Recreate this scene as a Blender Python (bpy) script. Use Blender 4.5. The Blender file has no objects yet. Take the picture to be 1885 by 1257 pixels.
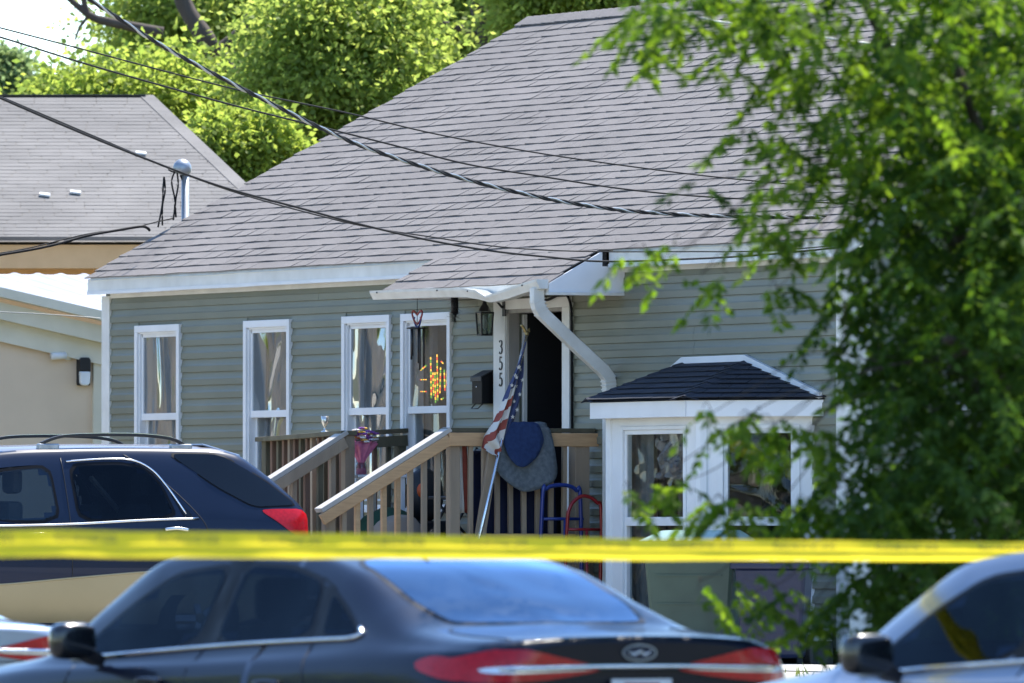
import bpy, bmesh, math, random
import numpy as np
from mathutils import Vector, Matrix, noise
from mathutils.bvhtree import BVHTree
from mathutils.geometry import delaunay_2d_cdt

random.seed(7); np.random.seed(7)
scene = bpy.context.scene
COL = scene.collection
R = math.radians
# ------------------------------------------------------------------ camera
F = 21000.0; CX = 942.5; CY = 628.5; EYE = 1.48      # focal length and centre in pixels of the 1885 px wide photograph
PIT = math.atan((1005.0 - CY) / F)                   # horizon at row 1005
cam = bpy.data.cameras.new('camera'); cam_o = bpy.data.objects.new('camera', cam); COL.objects.link(cam_o)
cam.sensor_width = 36.0; cam.lens = F * 36.0 / 1885.0
cam.clip_start = 1.0; cam.clip_end = 5000.0
cam_o.location = (0, 0, EYE); cam_o.rotation_euler = (math.pi / 2 + PIT, 0, 0)
cam.dof.use_dof = True; cam.dof.focus_distance = 90.0; cam.dof.aperture_fstop = 7.8
scene.camera = cam_o
# ------------------------------------------------------------------ sky and sun
SUN_AZ = R(35); SUN_EL = R(60)                       # ahead of the camera, a little to the right, high
world = bpy.data.worlds.new('World'); scene.world = world; world.use_nodes = True
nt = world.node_tree; bg = nt.nodes['Background']
sky = nt.nodes.new('ShaderNodeTexSky'); sky.sky_type = 'NISHITA'; sky.sun_disc = False
sky.sun_elevation = SUN_EL; sky.sun_rotation = SUN_AZ; sky.dust_density = 0.0; sky.air_density = 0.9; sky.ozone_density = 5.0
nt.links.new(sky.outputs[0], bg.inputs[0]); bg.inputs[1].default_value = 0.15
sun = bpy.data.lights.new('sun', 'SUN'); sun.energy = 4.2; sun.angle = R(0.53); sun.color = (1.0, 0.955, 0.89)
sun_o = bpy.data.objects.new('sun', sun); COL.objects.link(sun_o)
SUN = Vector((math.cos(SUN_EL) * math.sin(SUN_AZ), math.cos(SUN_EL) * math.cos(SUN_AZ), math.sin(SUN_EL)))
sun_o.rotation_euler = (-SUN).to_track_quat('-Z', 'Y').to_euler(); sun_o.location = (20, 60, 60)
vs = scene.view_settings
vs.view_transform = 'Standard'; vs.look = 'None'; vs.exposure = 1.32; vs.gamma = 1.0; vs.use_curve_mapping = False
scene.cycles.max_bounces = 8; scene.cycles.transparent_max_bounces = 16
scene.cycles.caustics_reflective = False; scene.cycles.caustics_refractive = False

# ------------------------------------------------------------------ frames
TH = R(65); D0 = 93.75                               # the house front runs 65 degrees off the picture plane
U = Vector((math.cos(TH), -math.sin(TH), 0)); INN = Vector((math.sin(TH), math.cos(TH), 0)); UP = Vector((0, 0, 1))
W0 = Vector(((1000 - CX) / F * D0, D0, 0))
def H(s, y, z): return W0 + U * s + INN * y + UP * z  # house frame: s along the front, y inwards, z up
def ray(px, py):
    x = (px - CX) / F; y = (CY - py) / F
    return Vector((x, math.cos(PIT) - y * math.sin(PIT), math.sin(PIT) + y * math.cos(PIT)))
def at(px, py, depth):
    d = ray(px, py); return Vector((0, 0, EYE)) + d * (depth / d.y)
def on_front(px, py, y=0.0):
    d = ray(px, py); t = (W0 + INN * y - Vector((0, 0, EYE))).dot(INN) / d.dot(INN)
    p = Vector((0, 0, EYE)) + d * t
    return (p - W0).dot(U), p.z
def on_side(px, py, s):
    d = ray(px, py); t = (W0 + U * s - Vector((0, 0, EYE))).dot(U) / d.dot(U)
    p = Vector((0, 0, EYE)) + d * t
    return (p - W0).dot(INN), p.z
LOT = 0.56                                           # the lot stands half a metre above the street

# ------------------------------------------------------------------ materials
MATS = {}
def mat(name, col, rough=0.6, col2=None, nscale=6.0, mix=0.5, metal=0.0, bump=0.0, bscale=60.0, coat=0.0, spec=0.5,
        stretch=(1, 1, 1), rnd=0.0, emit=None, detail=6.0, patch=0.0, pscale=0.7, pstretch=(1, 1, 1)):
    m = bpy.data.materials.new(name); m.use_nodes = True; t = m.node_tree; b = t.nodes['Principled BSDF']
    b.inputs['Roughness'].default_value = rough; b.inputs['Metallic'].default_value = metal
    b.inputs['Specular IOR Level'].default_value = spec
    if coat: b.inputs['Coat Weight'].default_value = coat * .7; b.inputs['Coat Roughness'].default_value = 0.02
    tc = t.nodes.new('ShaderNodeTexCoord'); mp = t.nodes.new('ShaderNodeMapping')
    mp.inputs['Scale'].default_value = stretch; t.links.new(tc.outputs['Object'], mp.inputs['Vector'])
    c2 = col2 if col2 else tuple(c * 0.86 for c in col)
    n = t.nodes.new('ShaderNodeTexNoise'); n.inputs['Scale'].default_value = nscale; n.inputs['Detail'].default_value = detail
    t.links.new(mp.outputs[0], n.inputs['Vector'])
    rp = t.nodes.new('ShaderNodeValToRGB'); rp.color_ramp.elements[0].position = 0.5 - 0.28 * mix - 0.02
    rp.color_ramp.elements[1].position = 0.5 + 0.28 * mix + 0.02
    rp.color_ramp.elements[0].color = (*c2, 1); rp.color_ramp.elements[1].color = (*col, 1)
    t.links.new(n.outputs['Fac'], rp.inputs[0]); out = rp.outputs[0]
    if patch:                                            # broad weathering, continuous over neighbouring pieces
        gp = t.nodes.new('ShaderNodeNewGeometry'); pm = t.nodes.new('ShaderNodeMapping'); pm.inputs['Scale'].default_value = pstretch
        t.links.new(gp.outputs['Position'], pm.inputs['Vector']); pn = t.nodes.new('ShaderNodeTexNoise'); pn.inputs['Scale'].default_value = pscale; pn.inputs['Detail'].default_value = 5
        t.links.new(pm.outputs[0], pn.inputs['Vector']); pr_ = t.nodes.new('ShaderNodeMapRange'); pr_.inputs['From Min'].default_value = .3; pr_.inputs['From Max'].default_value = .7
        pr_.inputs['To Min'].default_value = 1 - patch; pr_.inputs['To Max'].default_value = 1 + patch * .6; t.links.new(pn.outputs['Fac'], pr_.inputs['Value'])
        ph = t.nodes.new('ShaderNodeHueSaturation'); t.links.new(pr_.outputs[0], ph.inputs['Value']); t.links.new(out, ph.inputs['Color']); out = ph.outputs[0]
    if rnd:
        g = t.nodes.new('ShaderNodeNewGeometry'); oi = t.nodes.new('ShaderNodeObjectInfo')
        ad = t.nodes.new('ShaderNodeMath'); ad.operation = 'ADD'
        t.links.new(g.outputs['Random Per Island'], ad.inputs[0]); t.links.new(oi.outputs['Random'], ad.inputs[1])
        fr = t.nodes.new('ShaderNodeMath'); fr.operation = 'FRACT'; t.links.new(ad.outputs[0], fr.inputs[0])
        mr = t.nodes.new('ShaderNodeMapRange'); mr.inputs['To Min'].default_value = 1 - rnd; mr.inputs['To Max'].default_value = 1 + rnd
        t.links.new(fr.outputs[0], mr.inputs['Value'])
        hs = t.nodes.new('ShaderNodeHueSaturation'); t.links.new(mr.outputs[0], hs.inputs['Value']); t.links.new(out, hs.inputs['Color'])
        out = hs.outputs[0]
    t.links.new(out, b.inputs['Base Color'])
    if bump:
        bn = t.nodes.new('ShaderNodeTexNoise'); bn.inputs['Scale'].default_value = bscale; bn.inputs['Detail'].default_value = 4
        t.links.new(mp.outputs[0], bn.inputs['Vector'])
        bp = t.nodes.new('ShaderNodeBump'); bp.inputs['Strength'].default_value = bump; bp.inputs['Distance'].default_value = 0.01
        t.links.new(bn.outputs['Fac'], bp.inputs['Height']); t.links.new(bp.outputs[0], b.inputs['Normal'])
    if emit: b.inputs['Emission Color'].default_value = (*emit[:3], 1); b.inputs['Emission Strength'].default_value = emit[3]
    MATS[name] = m; return m
def glass(name, tint, wave=0.0, wscale=2.0, refl=1.0, rough=0.02, ior=1.5, stretch=(1, 1, 1), coat=(1, 1, 1)):
    """thin pane: Fresnel mirror over a tinted clear layer"""
    m = bpy.data.materials.new(name); m.use_nodes = True; t = m.node_tree; t.nodes.clear()
    o = t.nodes.new('ShaderNodeOutputMaterial'); mx = t.nodes.new('ShaderNodeMixShader')
    tr = t.nodes.new('ShaderNodeBsdfTransparent'); tr.inputs[0].default_value = (*tint, 1)
    gl = t.nodes.new('ShaderNodeBsdfGlossy'); gl.inputs['Roughness'].default_value = rough; gl.inputs[0].default_value = (*coat, 1)
    f0 = ((ior - 1) / (ior + 1)) ** 2                    # Schlick, the same from either side of the pane
    fr = t.nodes.new('ShaderNodeLayerWeight'); pw = t.nodes.new('ShaderNodeMath'); pw.operation = 'POWER'; pw.inputs[1].default_value = 5.0
    t.links.new(fr.outputs['Facing'], pw.inputs[0]); fr.inputs['Blend'].default_value = 0.5
    ma = t.nodes.new('ShaderNodeMath'); ma.operation = 'MULTIPLY_ADD'; ma.inputs[1].default_value = 1 - f0; ma.inputs[2].default_value = f0; t.links.new(pw.outputs[0], ma.inputs[0])
    mu = t.nodes.new('ShaderNodeMath'); mu.operation = 'MULTIPLY'; mu.inputs[1].default_value = refl; mu.use_clamp = True
    t.links.new(ma.outputs[0], mu.inputs[0]); t.links.new(mu.outputs[0], mx.inputs[0])
    t.links.new(tr.outputs[0], mx.inputs[1]); t.links.new(gl.outputs[0], mx.inputs[2]); t.links.new(mx.outputs[0], o.inputs[0])
    if wave:
        tc = t.nodes.new('ShaderNodeTexCoord'); mp = t.nodes.new('ShaderNodeMapping'); mp.inputs['Scale'].default_value = stretch
        t.links.new(tc.outputs['Object'], mp.inputs['Vector'])
        n = t.nodes.new('ShaderNodeTexNoise'); n.inputs['Scale'].default_value = wscale; n.inputs['Detail'].default_value = 1.0
        n.inputs['Distortion'].default_value = 0.6
        t.links.new(mp.outputs[0], n.inputs['Vector'])
        bp = t.nodes.new('ShaderNodeBump'); bp.inputs['Strength'].default_value = 1.0; bp.inputs['Distance'].default_value = wave
        t.links.new(n.outputs['Fac'], bp.inputs['Height']); t.links.new(bp.outputs[0], gl.inputs['Normal'])
    MATS[name] = m; return m
def leafmat(name, c1, c2, trans=0.45, gloss=0.12):
    m = bpy.data.materials.new(name); m.use_nodes = True; t = m.node_tree; t.nodes.clear()
    o = t.nodes.new('ShaderNodeOutputMaterial')
    g = t.nodes.new('ShaderNodeNewGeometry'); rp = t.nodes.new('ShaderNodeValToRGB')
    rp.color_ramp.elements[0].color = (*c1, 1); rp.color_ramp.elements[1].color = (*c2, 1)
    t.links.new(g.outputs['Random Per Island'], rp.inputs[0])
    di = t.nodes.new('ShaderNodeBsdfDiffuse'); tl = t.nodes.new('ShaderNodeBsdfTranslucent'); gl = t.nodes.new('ShaderNodeBsdfGlossy')
    gl.inputs['Roughness'].default_value = 0.5
    hs = t.nodes.new('ShaderNodeHueSaturation'); hs.inputs['Value'].default_value = 2.2; hs.inputs['Hue'].default_value = 0.488
    hs.inputs['Saturation'].default_value = 1.1
    t.links.new(rp.outputs[0], di.inputs[0]); t.links.new(rp.outputs[0], hs.inputs['Color']); t.links.new(hs.outputs[0], tl.inputs[0])
    m1 = t.nodes.new('ShaderNodeMixShader'); m1.inputs[0].default_value = trans
    t.links.new(di.outputs[0], m1.inputs[1]); t.links.new(tl.outputs[0], m1.inputs[2])
    m2 = t.nodes.new('ShaderNodeMixShader'); m2.inputs[0].default_value = 0.012
    t.links.new(m1.outputs[0], m2.inputs[1]); t.links.new(gl.outputs[0], m2.inputs[2]); t.links.new(m2.outputs[0], o.inputs[0])
    MATS[name] = m; return m

mat('siding', (0.190, 0.198, 0.148), 0.45, (0.165, 0.173, 0.128), 1.6, 0.9, bump=0.06, bscale=140, patch=0.12, pscale=1.1, pstretch=(1, 1, 2.2), rnd=0.03)
mat('white_trim', (0.80, 0.80, 0.77), 0.42, (0.68, 0.67, 0.63), 5, 1.0, bump=0.03, bscale=50, patch=0.10, pscale=2.5)
mat('white_vinyl', (0.82, 0.83, 0.84), 0.35, (0.74, 0.75, 0.76), 4, 1.0, patch=0.07, pscale=2.0)
mat('gutter_white', (0.78, 0.77, 0.72), 0.4, (0.60, 0.58, 0.52), 7, 0.9)
mat('shingle', (0.200, 0.182, 0.170), 0.95, (0.150, 0.136, 0.127), 90, 1.0, bump=0.5, bscale=260, rnd=0.045, patch=0.14, pscale=0.55)
mat('shingle_black', (0.026, 0.029, 0.042), 0.92, (0.014, 0.016, 0.024), 70, 1.0, bump=0.6, bscale=240, rnd=0.25)
mat('roof_felt', (0.05, 0.048, 0.05), 0.95)
mat('flashing', (0.55, 0.66, 0.80), 0.35)
mat('wood_new', (0.56, 0.36, 0.19), 0.7, (0.42, 0.26, 0.135), 5, 1.0, stretch=(1, 1, 8), bump=0.15, bscale=40, rnd=0.18)
mat('wood_rail', (0.58, 0.36, 0.185), 0.7, (0.42, 0.25, 0.125), 6, 1.0, stretch=(9, 1, 9), bump=0.15, bscale=30, rnd=0.1)
mat('wood_cap', (0.52, 0.49, 0.45), 0.8, (0.40, 0.375, 0.34), 6, 1.0, stretch=(1, 0.3, 1), bump=0.3, bscale=50)
mat('jamb_grey', (0.42, 0.40, 0.37), 0.8, (0.26, 0.245, 0.225), 8, 1.0, stretch=(1, 1, .2))
mat('wood_old', (0.38, 0.295, 0.205), 0.85, (0.225, 0.17, 0.12), 6, 1.0, stretch=(1, 1, 0.16), bump=0.35, bscale=50, rnd=0.2)
mat('wood_mossy', (0.155, 0.135, 0.085), 0.9, (0.075, 0.07, 0.045), 8, 1.0, stretch=(1, 1, 0.3), bump=0.35, bscale=50, rnd=0.15)
mat('wood_red', (0.22, 0.125, 0.08), 0.85, (0.11, 0.07, 0.05), 6, 1.0, stretch=(1, 1, 0.2), bump=0.3, bscale=50, rnd=0.25)
mat('black_metal', (0.018, 0.018, 0.02), 0.45)
mat('black_plastic', (0.012, 0.012, 0.014), 0.5, bump=0.1)
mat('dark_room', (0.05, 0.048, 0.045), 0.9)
mat('curtain', (0.22, 0.235, 0.245), 0.9, (0.12, 0.13, 0.137), 3, 1.0, stretch=(6, 1, 0.4))
mat('cream_fabric', (0.62, 0.55, 0.42), 0.9)
mat('silver', (0.72, 0.73, 0.74), 0.22, metal=1.0)
mat('chrome', (0.8, 0.81, 0.82), 0.12, metal=1.0)
mat('galvanised', (0.42, 0.45, 0.47), 0.45, (0.3, 0.32, 0.34), 14, metal=0.7)
mat('flag_blue', (0.050, 0.065, 0.145), 0.85, (0.038, 0.05, 0.115), 20)
mat('flag_red', (0.30, 0.065, 0.045), 0.85, (0.24, 0.05, 0.036), 20)
mat('flag_white', (0.62, 0.59, 0.53), 0.85, (0.62, 0.58, 0.52), 12)
mat('blanket_blue', (0.02, 0.045, 0.13), 0.95, (0.014, 0.032, 0.10), 30, bump=0.5, bscale=70)
mat('blanket_grey', (0.16, 0.185, 0.205), 0.95, (0.10, 0.12, 0.135), 25, bump=0.6, bscale=90)
mat('navy_cloth', (0.012, 0.018, 0.06), 0.9)
mat('paint_blue', (0.01, 0.035, 0.22), 0.3, coat=0.4)
mat('paint_red', (0.30, 0.008, 0.012), 0.3, coat=0.4)
mat('rubber', (0.02, 0.02, 0.02), 0.8, bump=0.2)
mat('beige_wall', (0.80, 0.62, 0.45), 0.8, (0.76, 0.585, 0.42), 2, bump=0.1, bscale=120, patch=0.08, pscale=1.2)
mat('beige_trim', (0.76, 0.70, 0.56), 0.55, (0.66, 0.61, 0.48), 3)
mat('tan_fascia', (0.66, 0.47, 0.26), 0.7, (0.56, 0.39, 0.21), 5, 1.0)
mat('metal_roof', (0.42, 0.43, 0.445), 0.4, (0.36, 0.37, 0.385), 3)
mat('shingle_pale', (0.195, 0.183, 0.168), 0.95, (0.155, 0.145, 0.133), 3.2, 1.0, stretch=(1, 3, 3), bump=0.3, bscale=120, rnd=0.04, patch=0.22, pscale=0.9)
mat('lamp_glass', (0.85, 0.87, 0.88), 0.3)
mat('gravel', (0.42, 0.385, 0.33), 0.95, (0.30, 0.275, 0.235), 9, 1.0, bump=0.6, bscale=70)
mat('grass_soil', (0.075, 0.10, 0.035), 0.95, (0.12, 0.095, 0.055), 1.2, 1.0, bump=0.6, bscale=25)
mat('asphalt', (0.11, 0.108, 0.105), 0.9, (0.085, 0.083, 0.08), 30, bump=0.4, bscale=200)
mat('concrete', (0.46, 0.44, 0.40), 0.9, (0.36, 0.345, 0.31), 3, 1.0, bump=0.3, bscale=80)
mat('foundation', (0.10, 0.11, 0.115), 0.9, (0.06, 0.066, 0.07), 6, 1.0, bump=0.3)
mat('bark', (0.11, 0.085, 0.065), 0.95, (0.055, 0.042, 0.034), 9, 1.0, stretch=(1, 1, 0.25), bump=0.8, bscale=30)
mat('wire_black', (0.010, 0.010, 0.011), 0.7, spec=0.2)
mat('wire_bare', (0.40, 0.40, 0.38), 0.35, metal=0.8)
mat('cart_green', (0.05, 0.085, 0.06), 0.45, (0.04, 0.068, 0.048), 5)
mat('sunlit_lid', (0.30, 0.42, 0.37), 0.28, (0.26, 0.37, 0.32), 4)  # pale green puts the sun glare on the lid into its colour
mat('cart_blue', (0.01, 0.015, 0.05), 0.4)
mat('skin', (0.50, 0.29, 0.20), 0.55, (0.44, 0.24, 0.165), 12)
mat('hair_dark', (0.022, 0.013, 0.008), 0.5, (0.012, 0.007, 0.005), 30, stretch=(8, 8, 1))
mat('coat_black', (0.012, 0.012, 0.016), 0.9, bump=0.3)
mat('yellow_plastic', (0.80, 0.68, 0.02), 0.4)
mat('sign_red', (0.75, 0.05, 0.02), 0.5, emit=(1.0, 0.10, 0.03, 0.7))
mat('sign_yellow', (0.8, 0.5, 0.02), 0.5, emit=(1.0, 0.55, 0.05, 0.9))
mat('sign_green', (0.1, 0.4, 0.03), 0.5, emit=(0.3, 0.7, 0.06, 0.4))
mat('pink_paper', (0.75, 0.22, 0.33), 0.5, (0.6, 0.13, 0.25), 12)
mat('petal_purple', (0.28, 0.08, 0.38), 0.7, rnd=0.3)
mat('petal_white', (0.82, 0.76, 0.72), 0.7, rnd=0.15)
mat('petal_yellow', (0.75, 0.45, 0.05), 0.7)
mat('maroon', (0.16, 0.02, 0.03), 0.7)
mat('tan_cloth', (0.30, 0.24, 0.18), 0.9)
mat('green_cloth', (0.012, 0.06, 0.03), 0.8)
mat('orange_plastic', (0.65, 0.10, 0.02), 0.4)
mat('foil', (0.75, 0.74, 0.68), 0.25, metal=0.8, bump=0.4, bscale=20)
mat('brass', (0.35, 0.27, 0.12), 0.4, metal=0.9)
mat('paper_white', (0.78, 0.78, 0.76), 0.7)
# vehicles
mat('paint_navy', (0.007, 0.016, 0.042), 0.28, (0.007, 0.015, 0.038), 2, metal=0.0, coat=0.55, spec=0.12)
mat('paint_slate', (0.004, 0.007, 0.019), 0.30, (0.004, 0.0065, 0.017), 2, metal=0.0, coat=0.55, spec=0.12)
mat('paint_gold', (0.40, 0.32, 0.18), 0.45, (0.36, 0.29, 0.16), 2, metal=0.15)
mat('paint_silver', (0.20, 0.235, 0.30), 0.3, (0.185, 0.22, 0.28), 2, metal=0.5, coat=0.6)
mat('trim_black', (0.006, 0.006, 0.007), 0.4, spec=0.15)
mat('paint_black', (0.008, 0.010, 0.012), 0.2, coat=1.0)
mat('paint_pale', (0.30, 0.36, 0.45), 0.3, metal=0.4, coat=1.0)
mat('tyre', (0.018, 0.018, 0.018), 0.85, bump=0.3)
mat('lens_red', (0.55, 0.006, 0.014), 0.2, (0.42, 0.004, 0.010), 40, coat=0.4, spec=0.3)
mat('lens_clear', (0.75, 0.76, 0.78), 0.15, metal=0.5, coat=0.6)
mat('seat_fabric', (0.045, 0.045, 0.048), 0.9)
mat('roof_grey', (0.11, 0.10, 0.105), 0.45, metal=0.2, coat=0.5)
glass('window_glass', (0.80, 0.83, 0.84), 0.20, 1.6, 2.0, 0.01, 1.55, (1.6, 1, 0.5))
glass('window_glass_b', (0.80, 0.83, 0.84), 0.17, 1.7, 1.8, 0.01, 1.55, (1.3, 1, 0.6))
glass('window_glass_c', (0.82, 0.85, 0.86), 0.10, 1.6, 0.8, 0.01, 1.55, (1.3, 1, 0.6))
glass('bay_glass', (0.82, 0.85, 0.85), 0.05, 2.4, 0.35, 0.015, 1.5)
glass('car_glass', (0.16, 0.21, 0.28), 0.02, 2.5, 0.4, 0.02, 1.55, coat=(.7, .86, 1))  # blue gloss colour on the car panes puts sky blue into their reflections
glass('car_glass_light', (0.55, 0.64, 0.66), 0, 1, 0.8, 0.02, 1.55, coat=(.7, .86, 1))
glass('car_glass_rear', (0.06, 0.075, 0.09), 0.03, 2.2, 1.6, 0.12, 1.7, coat=(.58, .78, 1))
glass('quarter_glass', (0.06, 0.075, 0.09), 0.0, 1, 1.0, 0.02, 1.55)
glass('lantern_glass', (0.75, 0.78, 0.76), 0, 1, 1.2, 0.1)
# ------------------------------------------------------------------ mesh helpers
OFF = {}
class MB:
    def __init__(s): s.v = []; s.f = []; s.sm = []; s.mi = []
    def add(s, vs_, fs, smooth=False, mi=0):
        b = len(s.v); s.v += [tuple(v) for v in vs_]
        for f in fs: s.f.append(tuple(b + i for i in f)); s.sm.append(smooth); s.mi.append(mi)
        return s
    def box(s, x0, x1, y0, y1, z0, z1, mi=0):
        x0, x1 = min(x0, x1), max(x0, x1); y0, y1 = min(y0, y1), max(y0, y1); z0, z1 = min(z0, z1), max(z0, z1)
        return s.add([(x0, y0, z0), (x1, y0, z0), (x1, y1, z0), (x0, y1, z0), (x0, y0, z1), (x1, y0, z1), (x1, y1, z1), (x0, y1, z1)],
              [(0, 3, 2, 1), (4, 5, 6, 7), (0, 1, 5, 4), (1, 2, 6, 5), (2, 3, 7, 6), (3, 0, 4, 7)], False, mi)
    def beam(s, a, b, w, h, side=None, mi=0):
        """bar of section w (sideways) x h from a to b"""
        a = Vector(a); b = Vector(b); d = (b - a).normalized()
        sd = Vector(side) if side else d.cross(UP)
        if sd.length < 1e-4: sd = Vector((1, 0, 0))
        sd = (sd - d * sd.dot(d)).normalized(); up = sd.cross(d).normalized()
        c = [(-1, -1), (1, -1), (1, 1), (-1, 1)]
        vs_ = [p + sd * (i * w / 2) + up * (j * h / 2) for p in (a, b) for i, j in c]
        return s.add(vs_, [(3, 2, 1, 0), (4, 5, 6, 7), (0, 1, 5, 4), (1, 2, 6, 5), (2, 3, 7, 6), (3, 0, 4, 7)], False, mi)
    def sweep(s, pts, sec, up0=(0, 0, 1), cap=True, smooth=False, scales=None, closed_sec=True, mi=0):
        pts = [Vector(p) for p in pts]; n = len(sec); vs_ = []
        for i, p in enumerate(pts):
            if i == 0: d = pts[1] - pts[0]
            elif i == len(pts) - 1: d = pts[-1] - pts[-2]
            else: d = (pts[i + 1] - p).normalized() + (p - pts[i - 1]).normalized()
            d.normalize(); u_ = Vector(up0); sd = d.cross(u_)
            if sd.length < 1e-3: sd = d.cross(Vector((0, 1, 0)))
            sd.normalize(); u2 = sd.cross(d).normalized()
            k = scales[i] if scales else 1.0
            vs_ += [p + sd * (a * k) + u2 * (b_ * k) for a, b_ in sec]
        fs = []
        m = n if closed_sec else n - 1
        for i in range(len(pts) - 1):
            for j in range(m):
                a = i * n + j; b_ = i * n + (j + 1) % n
                fs.append((a, b_, b_ + n, a + n))
        if cap and closed_sec:
            fs.append(tuple(range(n - 1, -1, -1))); k = (len(pts) - 1) * n; fs.append(tuple(k + j for j in range(n)))
        return s.add(vs_, fs, smooth, mi)
    def tube(s, pts, r, n=8, smooth=True, cap=True, mi=0, up0=(0, 0, 1)):
        sec = [(math.cos(2 * math.pi * j / n), math.sin(2 * math.pi * j / n)) for j in range(n)]
        sc = list(r) if isinstance(r, (list, tuple)) else [r] * len(pts)
        return s.sweep(pts, sec, up0, cap, smooth, sc, True, mi)
    def lathe(s, prof, c=(0, 0, 0), n=16, smooth=True, mi=0):
        vs_ = []; fs = []; m = len(prof)
        for i in range(n):
            a = 2 * math.pi * i / n
            vs_ += [(c[0] + r * math.cos(a), c[1] + r * math.sin(a), c[2] + z) for r, z in prof]
        for i in range(n):
            for j in range(m - 1):
                a = i * m + j; b = ((i + 1) % n) * m + j
                fs.append((a, b, b + 1, a + 1))
        fs.append(tuple(i * m for i in range(n - 1, -1, -1))); fs.append(tuple(i * m + m - 1 for i in range(n)))
        return s.add(vs_, fs, smooth, mi)
    def prism(s, poly, fn, d0, d1, smooth=False, mi=0):
        """poly: 2-D outline, fn(a, b, d) -> 3-D point, extruded between d0 and d1"""
        n = len(poly); vs_ = [fn(a, b, d0) for a, b in poly] + [fn(a, b, d1) for a, b in poly]
        fs = [tuple(range(n - 1, -1, -1)), tuple(range(n, 2 * n))] + [(i, (i + 1) % n, n + (i + 1) % n, n + i) for i in range(n)]
        return s.add(vs_, fs, smooth, mi)
    def grid(s, P, smooth=True, mi=0, mifn=None):
        nr = len(P); nc = len(P[0]); b = len(s.v)
        s.v += [tuple(p) for row in P for p in row]
        for i in range(nr - 1):
            for j in range(nc - 1):
                a = b + i * nc + j
                s.f.append((a, a + 1, a + nc + 1, a + nc)); s.sm.append(smooth); s.mi.append(mifn(i, j) if mifn else mi)
        return s
    def ball(s, c, r, sq=(1, 1, 1), n=8, m=6, mi=0):
        vs_ = [(c[0], c[1], c[2] - r * sq[2])]; fs = []
        for i in range(1, m):
            t = math.pi * i / m
            for j in range(n):
                a = 2 * math.pi * j / n
                vs_.append((c[0] + r * sq[0] * math.sin(t) * math.cos(a), c[1] + r * sq[1] * math.sin(t) * math.sin(a), c[2] - r * sq[2] * math.cos(t)))
        vs_.append((c[0], c[1], c[2] + r * sq[2])); k = len(vs_) - 1
        for j in range(n):
            fs.append((0, 1 + (j + 1) % n, 1 + j)); fs.append((k, 1 + (m - 2) * n + j, 1 + (m - 2) * n + (j + 1) % n))
        for i in range(m - 2):
            for j in range(n):
                a = 1 + i * n + j; b = 1 + i * n + (j + 1) % n
                fs.append((a, b, b + n, a + n))
        return s.add(vs_, fs, True, mi)
    def mesh(s, name, mats, off=(0, 0, 0)):
        me = bpy.data.meshes.new(name)
        if any(off): vv = [(a - off[0], b - off[1], c - off[2]) for a, b, c in s.v]
        else: vv = s.v
        me.from_pydata(vv, [], s.f)
        if s.f:
            me.polygons.foreach_set('use_smooth', s.sm); me.polygons.foreach_set('material_index', s.mi)
        for m in (mats if isinstance(mats, (list, tuple)) else [mats]): me.materials.append(MATS[m] if isinstance(m, str) else m)
        me.update(); return me
    def obj(s, name, mats, parent=None, bevel=0.0, solid=0.0, sub=0, fix=False):
        off = OFF.get(parent.name, (0, 0, 0)) if parent else (0, 0, 0)
        me = s.mesh(name, mats, off)
        if fix:
            bm = bmesh.new(); bm.from_mesh(me); bmesh.ops.recalc_face_normals(bm, faces=bm.faces); bm.to_mesh(me); bm.free()
        o = bpy.data.objects.new(name, me); COL.objects.link(o)
        if parent: o.parent = parent; OFF[o.name] = off
        if solid: m = o.modifiers.new('solid', 'SOLIDIFY'); m.thickness = solid; m.offset = 0
        if sub: m = o.modifiers.new('sub', 'SUBSURF'); m.levels = sub; m.render_levels = sub
        if bevel: m = o.modifiers.new('bevel', 'BEVEL'); m.width = bevel; m.segments = 2; m.limit_method = 'ANGLE'; m.harden_normals = False
        return o
def tag(o, label=None, cat=None, group=None, kind=None):
    if label: o['label'] = label
    if cat: o['category'] = cat
    if group: o['group'] = group
    if kind: o['kind'] = kind
    return o
def thing(name, label, cat, base=(0, 0, 0), group=None, world=None, rotz=None):
    """an Empty at the base of a thing; in the house frame unless world/rotz are given"""
    o = bpy.data.objects.new(name, None); COL.objects.link(o); o.empty_display_size = 0.2
    if world is None:
        o.location = H(*base); o.rotation_euler = (0, 0, -TH); OFF[o.name] = tuple(base)
    else:
        o.location = world; o.rotation_euler = (0, 0, rotz or 0.0); OFF[o.name] = (0, 0, 0)
    return tag(o, label, cat, group)
def hobj(o):
    """place a single mesh built in house-frame coordinates"""
    o.location = W0; o.rotation_euler = (0, 0, -TH); return o
def single(mb, name, mats, label, cat, base, group=None, bevel=0, solid=0, sub=0, fix=False):
    me = mb.mesh(name, mats, base)
    if fix:
        bm = bmesh.new(); bm.from_mesh(me); bmesh.ops.recalc_face_normals(bm, faces=bm.faces); bm.to_mesh(me); bm.free()
    o = bpy.data.objects.new(name, me); COL.objects.link(o)
    o.location = H(*base); o.rotation_euler = (0, 0, -TH); OFF[o.name] = tuple(base)
    if solid: m = o.modifiers.new('solid', 'SOLIDIFY'); m.thickness = solid; m.offset = 0
    if sub: m = o.modifiers.new('sub', 'SUBSURF'); m.levels = sub; m.render_levels = sub
    if bevel: m = o.modifiers.new('bevel', 'BEVEL'); m.width = bevel; m.segments = 2; m.limit_method = 'ANGLE'
    return tag(o, label, cat, group)
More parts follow.
